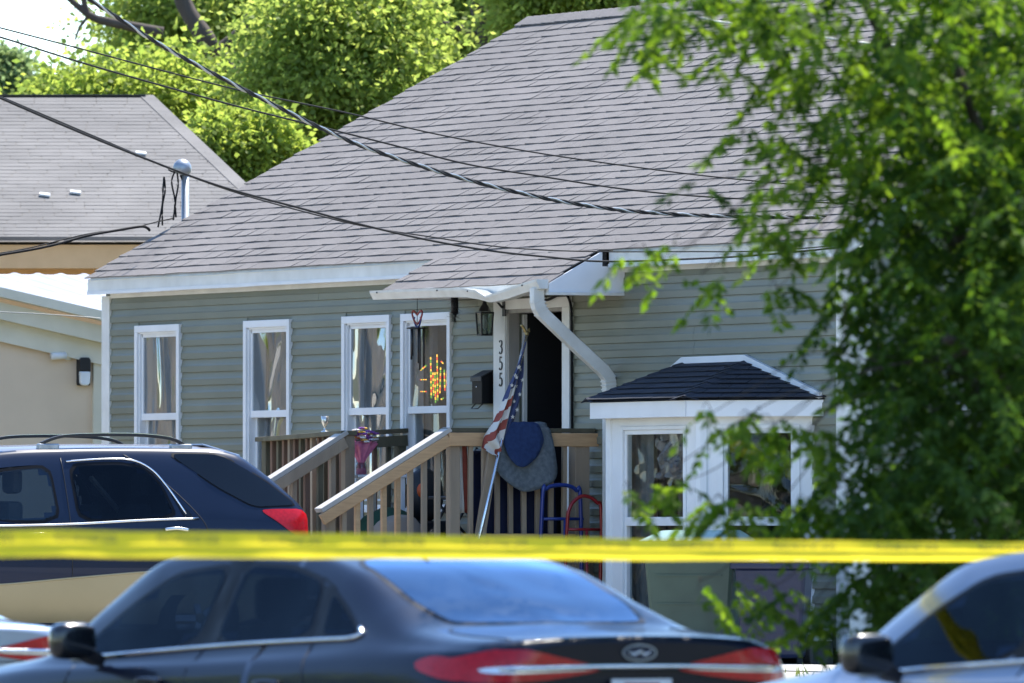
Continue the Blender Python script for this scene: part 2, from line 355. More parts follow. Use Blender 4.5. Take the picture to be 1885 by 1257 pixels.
def catmull(pts, k=6, closed=False):
    P = [Vector(p) for p in pts]; n = len(P); out = []
    rng = range(n if closed else n - 1)
    for i in rng:
        if closed: a, b, c, d = P[(i - 1) % n], P[i], P[(i + 1) % n], P[(i + 2) % n]
        else: a, b, c, d = P[max(i - 1, 0)], P[i], P[i + 1], P[min(i + 2, n - 1)]
        for j in range(k):
            t = j / k
            out.append(0.5 * ((2 * b) + (c - a) * t + (2 * a - 5 * b + 4 * c - d) * t * t + (3 * b - a - 3 * c + d) * t ** 3))
    if not closed: out.append(P[-1])
    return out
def inside(p, poly):
    x, y = p; c = False; n = len(poly); j = n - 1
    for i in range(n):
        xi, yi = poly[i]; xj, yj = poly[j]
        if (yi > y) != (yj > y) and x < (xj - xi) * (y - yi) / (yj - yi) + xi: c = not c
        j = i
    return c
def chaikin(poly, it=2, w=.2):
    for _ in range(it):
        out = []; n = len(poly)
        for i in range(n):
            a = poly[i]; b = poly[(i + 1) % n]
            out.append((a[0] * (1 - w) + b[0] * w, a[1] * (1 - w) + b[1] * w)); out.append((a[0] * w + b[0] * (1 - w), a[1] * w + b[1] * (1 - w)))
        poly = out
    return poly
def shrink(poly, d):
    n = len(poly); area = sum(poly[i][0] * poly[(i + 1) % n][1] - poly[(i + 1) % n][0] * poly[i][1] for i in range(n))
    sg = 1 if area > 0 else -1; out = []
    for i in range(n):
        a = Vector(poly[i - 1]); b = Vector(poly[i]); c = Vector(poly[(i + 1) % n])
        e1 = (b - a); e2 = (c - b)
        if e1.length < 1e-9 or e2.length < 1e-9: out.append(poly[i]); continue
        e1.normalize(); e2.normalize()
        n1 = Vector((-e1.y, e1.x)) * sg; n2 = Vector((-e2.y, e2.x)) * sg
        m = n1 + n2
        if m.length < 1e-6: m = n1
        m.normalize(); q = b + m * (d / max(0.45, m.dot(n1))); out.append((q.x, q.y))
    return out
def tri_poly(poly, step, hole=None):
    """triangulate an outline with interior grid points -> (2-D verts, tris)"""
    pts = [Vector(p) for p in poly]; n = len(pts); edges = [(i, (i + 1) % n) for i in range(n)]
    if hole:
        k = len(pts); pts += [Vector(p) for p in hole]; edges += [(k + i, k + (i + 1) % len(hole)) for i in range(len(hole))]
    xs = [p[0] for p in poly]; ys = [p[1] for p in poly]
    ins = shrink(poly, step * 0.4)
    if step:
        x = min(xs) + step / 2
        while x < max(xs):
            y = min(ys) + step / 2
            while y < max(ys):
                if inside((x, y), ins) and not (hole and inside((x, y), hole)): pts.append(Vector((x, y)))
                y += step
            x += step
    ov, oe, of, a, b, c = delaunay_2d_cdt(pts, edges, [], 0, 1e-5)
    tr = []
    for f in of:
        cx = sum(ov[i][0] for i in f) / len(f); cy = sum(ov[i][1] for i in f) / len(f)
        if inside((cx, cy), poly) and not (hole and inside((cx, cy), hole)): tr.append(tuple(f))
    return [(v[0], v[1]) for v in ov], tr
def drape(poly, fn, step=0.05, mb=None):
    mb = mb or MB(); vv, tr = tri_poly(poly, step); mb.add([fn(a, b) for a, b in vv], tr, True); return mb
# ================================================================== the ground
def sheet(name, rows, s0, s1, matname, label=None, zoff=0.0, nseg=1):
    """strip in the house frame: rows = [(y, z)...] between s0 and s1"""
    mb = MB(); P = [[(s0 + (s1 - s0) * j / nseg, y, z + zoff) for j in range(nseg + 1)] for y, z in rows]
    mb.grid(P, False); o = hobj(mb.obj(name, matname)); o['kind'] = 'structure'; return o
PROFILE = [(-3000, 0), (-60, 0), (-14.5, 0), (-9.0, LOT - 0.06), (-4, LOT), (60, LOT), (3000, LOT)]
sheet('ground', PROFILE, -3000, 3000, 'grass_soil')
sheet('street', [(-27, 0), (-15.6, 0)], -400, 400, 'asphalt', zoff=0.012)
sheet('driveway', [(-15.3, 0), (-14.5, 0), (-9, LOT - 0.06), (-4, LOT), (-2.7, LOT)], -0.2, 2.7, 'concrete', zoff=0.012)
sheet('gravel_yard', [(-14.3, 0.02), (-9, LOT - 0.06), (-4, LOT), (-3.06, LOT)], 2.8, 40, 'gravel', zoff=0.010)
sheet('gravel_yard', [(-14.3, 0.02), (-9, LOT - 0.06), (-4, LOT), (-1.5, LOT)], -14, -0.3, 'gravel', zoff=0.010)
sheet('walkway', [(-3.0, LOT), (-0.95, LOT)], 4.4, 20, 'concrete', zoff=0.016)
kb = MB()
for s0 in range(-60, 100, 4): kb.box(s0 + 0.004, s0 + 3.996, -15.6, -15.42, -0.1, 0.13)
o = hobj(kb.obj('kerb', 'concrete')); o['kind'] = 'structure'
# tufts of grass in front of the house
gr = MB()
for i in range(2600):
    s0 = random.uniform(2.0, 34); y0 = -random.uniform(3.05, 13.5)
    z0 = LOT if y0 > -4 else (LOT - 0.06 * min(1, (-4 - y0) / 5) if y0 > -9 else (LOT - .06) * (14.5 + y0) / 5.5)
    h = random.uniform(0.03, 0.11); a = random.uniform(0, 6.28); dx, dy = math.cos(a) * 0.012, math.sin(a) * 0.012
    lx, ly = random.uniform(-.05, .05), random.uniform(-.05, .05)
    gr.add([(s0 - dx, y0 - dy, z0 - 0.01), (s0 + dx, y0 + dy, z0 - 0.01), (s0 + lx, y0 + ly, z0 + h)], [(0, 1, 2)])
leafmat('grass_blade', (0.05, 0.085, 0.02), (0.12, 0.15, 0.04), 0.3)
tag(hobj(gr.obj('grass_tufts', 'grass_blade')), 'thin tufts of grass in the pale yard before the house', 'grass', kind='stuff')

# ================================================================== the grey house
SL, SR = -9.21, 5.63          # ends of the front wall
ZT = 3.73                     # top of the front wall
DEPTH = 8.4
house = thing('house', 'grey clapboard house with wide shingle roof, white trim and open front door', 'house', (0, 0, LOT))
WIN = [(-8.47, -7.47), (-6.06, -5.07), (-3.97, -2.985), (-2.755, -1.755)]
WT, WB = 3.437, 1.80
DOOR = (-0.655, 0.45, 1.42, 3.435)
BAY = (2.03, 4.99, 0.80, 2.62)
CAS = 0.062
OPEN = [(a + CAS, b - CAS, WB + CAS, WT - CAS) for a, b in WIN] + [DOOR, BAY]
BASEZ = 0.66
# structural walls behind the clapboards, with real openings
wm = MB()
def wall_pieces(mb, y0, y1, s0, s1, z0, z1, opens):
    cuts = sorted(set([s0, s1] + [v for o in opens for v in o[:2]]))
    for a, b in zip(cuts[:-1], cuts[1:]):
        m = (a + b) / 2; zs = [(o[2], o[3]) for o in opens if o[0] <= m <= o[1]]; zs.sort(); z = z0
        for lo, hi in zs:
            if lo > z: mb.box(a, b, y0, y1, z, lo)
            z = max(z, hi)
        if z < z1: mb.box(a, b, y0, y1, z, z1)
wall_pieces(wm, 0.0, 0.14, SL, SR, BASEZ, ZT + 0.06, OPEN)
wm.box(SL, SR, DEPTH - 0.14, DEPTH, BASEZ, ZT + 0.06)
for s0, s1 in ((SL, SL + 0.14), (SR - 0.14, SR)):
    wm.prism([(0.141, BASEZ), (DEPTH - 0.141, BASEZ), (DEPTH - 0.141, ZT + 0.05), (4.2, 6.14), (0.141, ZT + 0.05)],
             lambda a, b, d: (d, a, b), s0, s1)
wall = wm.obj('wall', 'siding', house)
fm = MB(); fm.box(SL + 0.05, SR - 0.05, 0.03, DEPTH - 0.05, LOT - 0.4, BASEZ); fm.obj('foundation', 'foundation', house)
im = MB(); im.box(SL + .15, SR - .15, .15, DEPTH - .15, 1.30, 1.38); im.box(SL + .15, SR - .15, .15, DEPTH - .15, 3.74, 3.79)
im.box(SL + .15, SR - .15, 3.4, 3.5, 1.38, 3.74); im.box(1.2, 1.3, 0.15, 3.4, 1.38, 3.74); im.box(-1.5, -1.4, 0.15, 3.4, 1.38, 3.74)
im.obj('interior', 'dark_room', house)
# clapboards: every board its own piece
CH = 0.1163
PROF = [(0.000, -0.004), (0.0210, 0.0), (0.0200, 0.052), (0.0125, 0.066), (0.0065, 0.092), (0.0035, CH - 0.002), (0.0, CH - 0.002)]
def clapboard(s0, s1, z, axis='s', y0=None):
    mb = MB(); n = len(PROF)
    if axis == 's': vv = [(s, -a, z + b) for s in (s0, s1) for a, b in PROF]; fs = [(j, j + n, (j + 1) % n + n, (j + 1) % n) for j in range(n)]
    else: vv = [(SR + a, y, z + b) for y in (s0, s1) for a, b in PROF]; fs = [(j, j + n, (j + 1) % n + n, (j + 1) % n) for j in range(n)]
    fs = [f[::-1] for f in fs] if axis != 's' else fs
    mb.add(vv, fs + [tuple(range(n)), tuple(range(2 * n - 1, n - 1, -1))])
    return mb.obj('clapboard', 'siding', wall, fix=True)
TRIMS = [(a + .02, b - .02, WB - .03, WT - .01) for a, b in WIN] + [(-0.86, 0.57, 1.42, 3.49), (2.03, 4.99, 0.78, 2.64)]
nz = int((ZT - BASEZ) / CH)
z = 3.707 - nz * CH
SEAMS = {3.408: 3.06, 3.29: 3.06, 3.17: 2.86, 3.06: 2.86, 2.94: 2.7}
while z < ZT - 0.03:
    ivs = [(SL + 0.13, SR - 0.19)]
    for a, b, lo, hi in TRIMS:
        ov = min(z + CH, hi) - max(z, lo)
        if ov > 0.35 * CH:
            nv = []
            for p, q in ivs:
                if b <= p or a >= q: nv.append((p, q)); continue
                if a - p > 0.03: nv.append((p, a))
                if q - b > 0.03: nv.append((b, q))
            ivs = nv
    for p, q in ivs:
        if q - p > 3.5:                      # factory lengths: boards meet at staggered seams
            k = next((v for h, v in SEAMS.items() if abs(h - z) < CH / 2 and p + .4 < v < q - .4), None)
            c = k if k else p + (q - p) * random.uniform(.3, .7)
            clapboard(p, c - 0.002, z); clapboard(c + 0.002, q, z)
        else: clapboard(p, q, z)
    z += CH
z = 3.707 - nz * CH
while z < 6.0:                               # gable end, facing the street corner
    cut = max(0.0, (z + CH - 3.66) / 0.545) if z + CH > 3.66 else 0.0
    a, b = 0.17 + cut, DEPTH - 0.1 - cut
    if b - a > 0.3:
        if z + CH > 1.40 and z < 2.57: clapboard(a, 0.845, z, 'y'); clapboard(1.595, b, z, 'y')
        else: clapboard(a, b, z, 'y')
    z += CH
# corner boards, frieze, fascia
t = MB(); t.box(SL - 0.012, SL + 0.145, -0.03, 0.0, BASEZ, 3.715); t.box(SL - 0.03, SL - 0.012, -0.03, 0.1, BASEZ, 3.715)
t.obj('corner_board', 'white_trim', house, bevel=0.003)
t = MB(); t.box(SR - 0.205, SR + 0.026, -0.03, 0.0, BASEZ, 3.71); t.box(SR + 0.0, SR + 0.026, 0.0, 0.17, BASEZ, 3.71)
t.obj('corner_board', 'white_trim', house, bevel=0.003)
for a, b in ((SL + 0.146, -0.9), (0.62, SR - 0.206)):
    t = MB(); t.box(a, b, -0.022, 0.0, 3.694, 3.738); t.obj('frieze_board', 'white_trim', house)
t = MB(); t.box(-9.24, SR + .02, -0.128, 0.0, 3.742, 3.756); t.obj('soffit', 'white_trim', house)
def fascia(a, b):
    t = MB()
    n = max(2, int((b - a) / 0.7)); top = []; bot = []
    P = [[(a + (b - a) * j / n, -0.17, zz + 0.006 * noise.noise(Vector((j * 1.7, zz * 3, a)))) for j in range(n + 1)] for zz in (3.737, 3.762)]
    t.box(a, b, -0.165, -0.13, 3.742, 3.868)
    return t.obj('fascia', 'white_trim', house, bevel=0.004), t
def strip(a, b, y0, y1, z0, z1, name, m, wob=0.0, seed=0):
    mb = MB(); n = max(2, int((b - a) / 0.45)); sec = []
    for j in range(n + 1):
        s = a + (b - a) * j / n; w = wob * noise.noise(Vector((s * 1.3, seed, 0.3)))
        sec.append([(s, y0, z0 + w), (s, y1, z0 + w), (s, y1, z1 + w), (s, y0, z1 + w), (s, y0, z0 + w)])
    mb.grid(sec, False); mb.f.append((0, 1, 2, 3)); mb.sm.append(False); mb.mi.append(0)
    k = n * 5; mb.f.append((k + 3, k + 2, k + 1, k)); mb.sm.append(False); mb.mi.append(0)
    return mb.obj(name, m, house, fix=True)
for a, b in ((-9.24, -1.62), (1.60, 5.66)):
    fascia(a, b)
    strip(a + .001, b - .001, -0.173, -0.1655, 3.728, 3.758, 'fascia_trim', 'white_vinyl', 0.006, 1)
    strip(a + .1, b - .001, -0.176, -0.1656, 3.853, 3.878, 'drip_edge', 'flashing', 0.010, 2)
# rake boards along the right gable
for sgn in (1,):
    t = MB(); t.beam((SR + 0.045, -0.15, 3.80), (SR + 0.045, 4.2, 6.17), 0.03, 0.17, (1, 0, 0)); t.obj('rake_board', 'white_trim', house)
    t = MB(); t.beam((SR + 0.065, -0.18, 3.865), (SR + 0.065, 4.2, 6.25), 0.012, 0.045, (1, 0, 0)); t.obj('drip_edge', 'flashing', house)  # its light blue puts sky light into the white trim's colour
# ------------------------------------------------------------------ roof
PITCH = math.atan2(2.4, 4.4)
EY, EZ = -0.20, 3.868                     # eave line
RL, RR = -9.25, 5.70
rf = MB()
rf.prism([(EY + .075, EZ + .02), (4.2, 6.268), (8.6, 3.86), (8.6, 3.80), (4.2, 6.19), (EY + .075, EZ - .02)], lambda a, b, d: (d, a, b), RL + .012, RR - .012)
roof = rf.obj('roof', 'roof_felt', house, fix=True)
EXP = 0.139; TW = 0.3048
def tab_mesh(kind, w=TW):
    """one asphalt tab: wedge with a butt edge, one corner a little lifted"""
    mb = MB(); g = 0.0022; L = EXP + 0.022
    la, lb = [(0.003, -0.003), (-0.002, 0.003), (0.004, -0.002), (0.0, -0.003), (-0.001, 0.004), (-0.003, 0.003)][kind]
    x0, x1, xm = g, w - g, w * 0.5
    t0 = 0.0080
    top = [(x0, 0, 0.0126 + la), (xm, 0.0, 0.0126 + (la + lb) * .42), (x1, 0, 0.0126 + lb), (x1, L, 0.0035), (xm, L, 0.0035), (x0, L, 0.0035)]
    bot = [(a, b, c - t0 - (0.001 if b == 0 else 0)) for a, b, c in top]
    mb.add(top + bot, [(0, 1, 4, 5), (1, 2, 3, 4), (6, 11, 10, 7), (7, 10, 9, 8), (0, 6, 7, 1), (1, 7, 8, 2), (2, 8, 9, 3), (5, 11, 6, 0), (3, 9, 10, 4), (4, 10, 11, 5)])
    return mb
TABS = [tab_mesh(k) for k in range(6)]
TABME = [m.mesh('shingle', 'shingle') for m in TABS]
cp, sp = math.cos(PITCH), math.sin(PITCH)
def roof_pt(s, d, h=0.0): return (s, EY + d * cp - h * sp, EZ + d * sp + h * cp)
spots = []
ncourse = 36
for i in range(ncourse):
    d = i * EXP - 0.012
    s = RL - (TW / 2 if i % 2 else 0.0) - random.uniform(0, 0.012) + (0.05 if i % 3 == 0 else 0)
    while s < RR:
        a, b = max(s, RL), min(s + TW, RR)
        if b - a > 0.04: spots.append((i, a, b, d + random.uniform(-0.0035, 0.0035) + 0.003 * math.sin(s * 1.1 + i)))
        s += TW
def on_screen(sp_):
    i, a, b, d = sp_; p = H(*roof_pt((a + b) / 2, d + .07)); px = CX + F * p.x / p.y; py = 1005 - F * (p.z - EYE) / p.y
    return px, py, p.y
cand = []
for k, q in enumerate(spots):
    px, py, dep = on_screen(q)
    if px < 1330 and py > -20 and q[2] - q[1] > 0.29: cand.append((dep, k))
cand.sort(); single_ids = set(k for _, k in cand[:190])
rest = MB()
for k, (i, a, b, d) in enumerate(spots):
    kd = random.randrange(6); h = 0.004 + random.uniform(0, 0.0015)
    if k in single_ids:
        o = bpy.data.objects.new('shingle', TABME[kd]); COL.objects.link(o); o.parent = roof
        off = OFF[roof.name]; p = roof_pt(a, d, h); o.location = tuple(p[j] - off[j] for j in range(3)); o.rotation_euler = (PITCH, 0, 0)
    else:
        f = (b - a) / TW
        rest.add([roof_pt(a + x * f, d + y, h + zz) for x, y, zz in TABS[kd].v], TABS[kd].f)
o = rest.obj('shingle_field', 'shingle', roof); o['kind'] = 'stuff'
# ridge caps
cm = MB()
capv = []
for x, l in ((0.0, 0.010), (0.205, 0.003)):
    for y, zz in ((-0.15, -0.085), (-0.02, -0.004), (0, 0), (0.02, -0.004), (0.15, -0.085)): capv.append((x, y, zz + l))
for x, l in ((0.0, 0.004), (0.205, -0.003)):
    for y, zz in ((-0.15, -0.085), (-0.02, -0.004), (0, 0), (0.02, -0.004), (0.15, -0.085)): capv.append((x, y, zz + l))
fs = []
for j in range(4): fs.append((j, j + 5, j + 6, j + 1)); fs.append((10 + j, 11 + j, 16 + j, 15 + j)); fs.append((j, j + 1, 11 + j, 10 + j)); fs.append((j + 5, j + 15, j + 16, j + 6))
fs += [(0, 10, 15, 5), (4, 9, 19, 14)]
cm.add(capv, fs); cme = cm.mesh('ridge_cap', 'shingle')
bm = bmesh.new(); bm.from_mesh(cme); bmesh.ops.recalc_face_normals(bm, faces=bm.faces); bm.to_mesh(cme); bm.free()
s = RL
while s < 1.0:
    o = bpy.data.objects.new('ridge_cap', cme); COL.objects.link(o); o.parent = roof; off = OFF[roof.name]
    o.location = (s - off[0], 4.2 - off[1], 6.298 - off[2]); o.rotation_euler = (random.uniform(-.02, .02), 0, 0); s += 0.143
rest2 = MB()
while s < RR: rest2.add([(s + a, 4.2 + b, 6.298 + c) for a, b, c in capv], fs); s += 0.143
o = rest2.obj('ridge_cap_run', 'shingle', roof, fix=True); o['kind'] = 'stuff'
# back slope, plain courses
bk = MB()
for i in range(36):
    d0 = i * EXP; d1 = d0 + EXP + 0.01
    bk.add([(RL, 8.6 - d0 * cp, 3.86 + d0 * sp + .012), (RR, 8.6 - d0 * cp, 3.86 + d0 * sp + .012), (RR, 8.6 - d1 * cp, 3.86 + d1 * sp + .004), (RL, 8.6 - d1 * cp, 3.86 + d1 * sp + .004)], [(0, 1, 2, 3)])
bk.obj('back_slope', 'shingle', roof)
# ------------------------------------------------------------------ porch roof
PA, PB = -1.68, 1.56                       # left and right edge
PP = math.atan2(3.875 - 3.615, 0.47)
py0, pz0 = -0.67, 3.615
cq, sq = math.cos(PP), math.sin(PP)
def porch_pt(s, d, h=0.0): return (s, py0 + d * cq - h * sq, pz0 + d * sq + h * cq)
pr = MB(); pr.prism([(py0 + .01, pz0 - .015), (-0.19, 3.872), (-0.16, 3.86), (-0.16, 3.70), (py0 + .02, pz0 - .06)], lambda a, b, d: (d, a, b), PA + .01, PB - .012)
proof = pr.obj('porch_roof', 'roof_felt', house, fix=True)
for i in range(4):
    d = i * 0.139 - 0.02; s = PA - (TW / 2 if i % 2 else 0)
    while s < PB:
        a, b = max(s, PA - (0.0 if i else .0)), min(s + TW, PB)
        if b - a > 0.05:
            kd = random.randrange(6); f = (b - a) / TW; sag = -0.012 if i == 0 else 0
            mb = MB(); mb.add([porch_pt(a + x * f, d + y, 0.004 + zz + (sag * (1 - y / .16) if i == 0 else 0)) for x, y, zz in TABS[kd].v], TABS[kd].f)
            mb.obj('shingle', 'shingle', proof)
        s += TW
# side panel of the porch roof, trim below it
t = MB(); t.prism([(-0.01, 3.53), (-0.685, 3.53), (-0.685, 3.60), (-0.21, 3.862), (-0.21, 3.742), (-0.01, 3.742)], lambda a, b, d: (d, a, b), PB - 0.010, PB + 0.012)
t.obj('porch_side_panel', 'white_vinyl', house, fix=True)
t = MB(); t.prism([(-0.01, 3.53), (-0.685, 3.53), (-0.685, 3.60), (-0.21, 3.862), (-0.21, 3.742), (-0.01, 3.742)], lambda a, b, d: (d, a, b), PA - 0.008, PA + 0.008)
t.obj('porch_side_panel', 'white_vinyl', house, fix=True)
t = MB(); t.box(PB - .03, PB + 0.03, -0.70, 0.0, 3.505, 3.529); t.obj('panel_trim', 'gutter_white', house, bevel=.003)
t = MB(); t.box(PA + .02, PB - .02, -0.66, -0.02, 3.538, 3.548); t.obj('porch_ceiling', 'white_trim', house)
t = MB(); t.box(PA + .01, PB - .012, -0.685, -0.66, 3.53, 3.612); t.obj('porch_fascia', 'white_trim', house)
# gutter: K profile, buckled where it was hit
gp = [(-1.70, 3.605), (-1.2, 3.603), (-0.6, 3.601), (-0.1, 3.595), (0.16, 3.588), (0.42, 3.566), (0.60, 3.528), (0.66, 3.512), (0.72, 3.520), (0.95, 3.560), (1.25, 3.600), (1.56, 3.632)]
KS = [(0.0, 0.0), (0.0, -0.075), (0.075, -0.075), (0.085, -0.055), (0.105, -0.02), (0.108, 0.0), (0.100, 0.0), (0.098, -0.016), (0.078, -0.05), (0.070, -0.069), (0.006, -0.069), (0.006, 0.0)]
g = MB(); n = len(KS)
def gy(s): return -0.69 - 0.035 * math.exp(-((s - .66) / .22) ** 2)
for s, zz in gp: g.v += [(s, gy(s) - a, zz + b * (1 - 0.35 * math.exp(-((s - .66) / .1) ** 2))) for a, b in KS]
for i in range(len(gp) - 1):
    for j in range(n): a = i * n + j; b = i * n + (j + 1) % n; g.f.append((a, b, b + n, a + n)); g.sm.append(False); g.mi.append(0)
g.f.append(tuple(range(n))); g.f.append(tuple(range(len(g.v) - 1, len(g.v) - n - 1, -1))); g.sm += [False, False]; g.mi += [0, 0]
gut = g.obj('gutter', 'gutter_white', house, fix=True)
for s, zz in ((-1.70, 3.605), (1.56, 3.632)):
    t = MB(); t.prism([(a, b) for a, b in KS[:6]], lambda a, b, d: (d, gy(s) - a, zz + b), s - .006, s + .006); t.obj('end_cap', 'gutter_white', gut, fix=True)
for s in (-1.55, -0.35, 0.25, 1.3):
    zz = np.interp(s, [q[0] for q in gp], [q[1] for q in gp]); t = MB(); t.ball((s, -0.801, zz - .018), 0.007, n=6, m=4); t.obj('gutter_screw', 'black_metal', gut)
# downspout: outlet, elbow, slope back to the wall, elbow, drop
def rsec(w, h):
    c = []
    for sx, sy in ((1, -1), (1, 1), (-1, 1), (-1, -1)): c += [(sx * w * .5, sy * h * .5)]
    return [(-w / 2, -h / 2), (-w / 2 + .006, -h / 2 - .003), (w / 2 - .006, -h / 2 - .003), (w / 2, -h / 2), (w / 2, h / 2), (w / 2 - .006, h / 2 + .003), (-w / 2 + .006, h / 2 + .003), (-w / 2, h / 2)]
dsp = [(1.47, -0.745, 3.56), (1.47, -0.745, 3.46), (1.47, -0.735, 3.41), (1.465, -0.70, 3.36), (1.44, -0.37, 3.09), (1.42, -0.13, 2.90), (1.41, -0.085, 2.85), (1.40, -0.068, 2.80), (1.40, -0.062, 2.72), (1.40, -0.062, 0.75), (1.40, -0.09, 0.68), (1.40, -0.3, 0.62)]
d_ = MB(); d_.sweep(dsp, rsec(0.10, 0.075), (1, 0, 0)); dso = d_.obj('downspout', 'gutter_white', house, bevel=.004, fix=True)
for q, k in ((2, .035), (7, .03)):
    for j in range(5):
        a = Vector(dsp[q - 1]).lerp(Vector(dsp[q + 1]), j / 4); dd = (Vector(dsp[q + 1]) - Vector(dsp[q - 1])).normalized() * .004
        mb = MB(); mb.sweep([a - dd, a + dd], rsec(0.108, 0.083), (1, 0, 0)); mb.obj('elbow_ring', 'gutter_white', dso, fix=True)
# ------------------------------------------------------------------ windows
def window(a, b, gl, label=None, curtain=0.3, item=None):
    root = MB(); w = CAS
    # casing picture frame with mitred look
    root.box(a, b, -0.042, 0.0, WT - w, WT); root.box(a, a + w, -0.042, 0, WB, WT - w); root.box(b - w, b, -0.042, 0, WB, WT - w)
    root.box(a, b, -0.055, 0.0, WB - 0.035, WB)
    f = root.obj('window', 'white_vinyl', house, bevel=.004)
    a2, b2 = a + w, b - w; zm = 2.625
    t = MB(); t.box(a2, a2 + .02, -0.02, 0.14, WB, WT - w); t.box(b2 - .02, b2, -0.02, 0.14, WB, WT - w); t.box(a2, b2, -.02, .14, WT - w - .015, WT - w); t.box(a2, b2, -.02, .14, WB, WB + .03)
    t.obj('jamb', 'white_vinyl', f)
    a3, b3 = a2 + .02, b2 - .02; st = 0.03
    t = MB(); zt = WT - w - .015
    t.box(a3, a3 + st, 0.0, 0.03, zm + .03, zt); t.box(b3 - st, b3, 0, .03, zm + .03, zt); t.box(a3, b3, 0, .03, zt - st, zt); t.box(a3, b3, -0.004, .034, zm - .03, zm + .03)
    t.obj('sash', 'white_vinyl', f, bevel=.002)
    t = MB(); zb = WB + .03
    t.box(a3, a3 + st, .045, .075, zb, zm - .03); t.box(b3 - st, b3, .045, .075, zb, zm - .03); t.box(a3, b3, .045, .075, zb, zb + st + .02); t.box(a3, b3, .045, .075, zm - .03, zm + .02)
    t.obj('sash', 'white_vinyl', f, bevel=.002)
    t = MB(); t.box(a3 + st, b3 - st, .013, .017, zm + .03, zt - st); t.obj('pane', gl, f)
    t = MB(); t.box(a3 + st, b3 - st, .058, .062, zb + st + .02, zm - .03); t.obj('pane', gl, f)
    # curtain hanging inside
    c = MB(); n = 26; k = a3 + (b3 - a3) * curtain
    P = [[(a3 - .1 + (k - a3 + .1) * j / n, 0.20 + 0.025 * math.sin(j * 1.35 + a) + 0.012 * math.sin(j * .5), zz) for j in range(n + 1)] for zz in (WB - .1, (WB + WT) / 2, WT)]
    c.grid(P); c.obj('curtain', 'curtain', f)
    return f
window(*WIN[0], 'window_glass', curtain=0.42); window(*WIN[1], 'window_glass_b', curtain=0.50); window(*WIN[2], 'window_glass', curtain=0.40); window(*WIN[3], 'window_glass_c', curtain=0.12)
# ------------------------------------------------------------------ door
a, b, z0, z1 = DOOR
df = MB(); df.box(-0.88, a, -0.045, 0.0, 1.42, z1); df.box(b, 0.59, -0.045, 0, 1.42, z1); df.box(-0.88, 0.59, -0.0455, 0.0, z1, 3.52)
dfo = df.obj('door_frame', 'white_trim', house, bevel=.004)
t = MB(); t.box(a, a + .03, -0.02, 0.075, z0, z1); t.box(b - .03, b, -0.02, .16, z0, z1); t.box(a, b, -0.02, .16, z1 - .03, z1); t.box(a, b, -.02, .2, z0 - .03, z0); t.obj('jamb', 'jamb_grey', dfo)
t = MB(); t.box(a + .012, a + .055, 0.105, 0.135, z0 + .01, z1 - .04); dd = t.obj('door_edge', 'white_trim', dfo)
t = MB(); t.box(a + .013, a + .054, 0.136, 1.0, z0 + .01, z1 - .04); t.obj('door_leaf', 'black_plastic', dfo)
# house number on the left casing: bold strokes 3 5 5
def stroke(mb, pts, widths, cx, cz, sc, y):
    c = catmull([(p[0], p[1], 0) for p in pts], 8); n = len(c); L = []; Rr = []
    for i, p in enumerate(c):
        d = (c[min(i + 1, n - 1)] - c[max(i - 1, 0)]).normalized(); t = i / (n - 1) * (len(widths) - 1); k = int(min(t, len(widths) - 2)); w = widths[k] + (widths[k + 1] - widths[k]) * (t - k)
        q = Vector((-d.y, d.x, 0)) * w / 2; L.append(p + q); Rr.append(p - q)
    def X(p, dy): return (cx + p.x * sc, y + dy, cz + p.y * sc)
    mb.grid([[X(l, 0), X(l, -.006), X(r, -.006), X(r, 0)] for l, r in zip(L, Rr)], False)
S3 = [(-.22, .42), (-.1, .5), (.1, .5), (.22, .36), (.15, .14), (-.02, .06), (.16, -.02), (.24, -.22), (.12, -.45), (-.08, -.5), (-.24, -.40)]
S5 = [(-.14, .06), (.02, .12), (.2, .0), (.24, -.22), (.12, -.45), (-.08, -.5), (-.24, -.40)]
for ch, zc in (('3', 3.125), ('5', 2.992), ('5', 2.858)):
    mb = MB()
    if ch == '3': stroke(mb, S3, [.16, .06, .06, .15, .15, .05, .10, .17, .12, .06, .17], -0.725, zc, 0.108, -0.0465)
    else:
        stroke(mb, S5, [.05, .06, .13, .17, .12, .06, .17], -0.725, zc, 0.108, -0.0465)
        stroke(mb, [(-.14, .04), (-.13, .48)], [.06, .06], -0.725, zc, 0.108, -0.0465)
        stroke(mb, [(-.15, .47), (.05, .45), (.22, .5)], [.11, .13, .06], -0.725, zc, 0.108, -0.0467)
    mb.obj('number_digit', 'black_metal', dfo, fix=True)
# black cable looped over the door head
mb = MB(); mb.tube(catmull([(0.02, -.06, 3.53), (0.1, -.07, 3.50), (.25, -.07, 3.50), (.42, -.06, 3.535), (.55, -.055, 3.54), (.615, -.04, 3.44), (.62, -.035, 3.2), (.62, -.03, 1.6)], 6), 0.011, 6)
mb.obj('cable', 'wire_black', house)
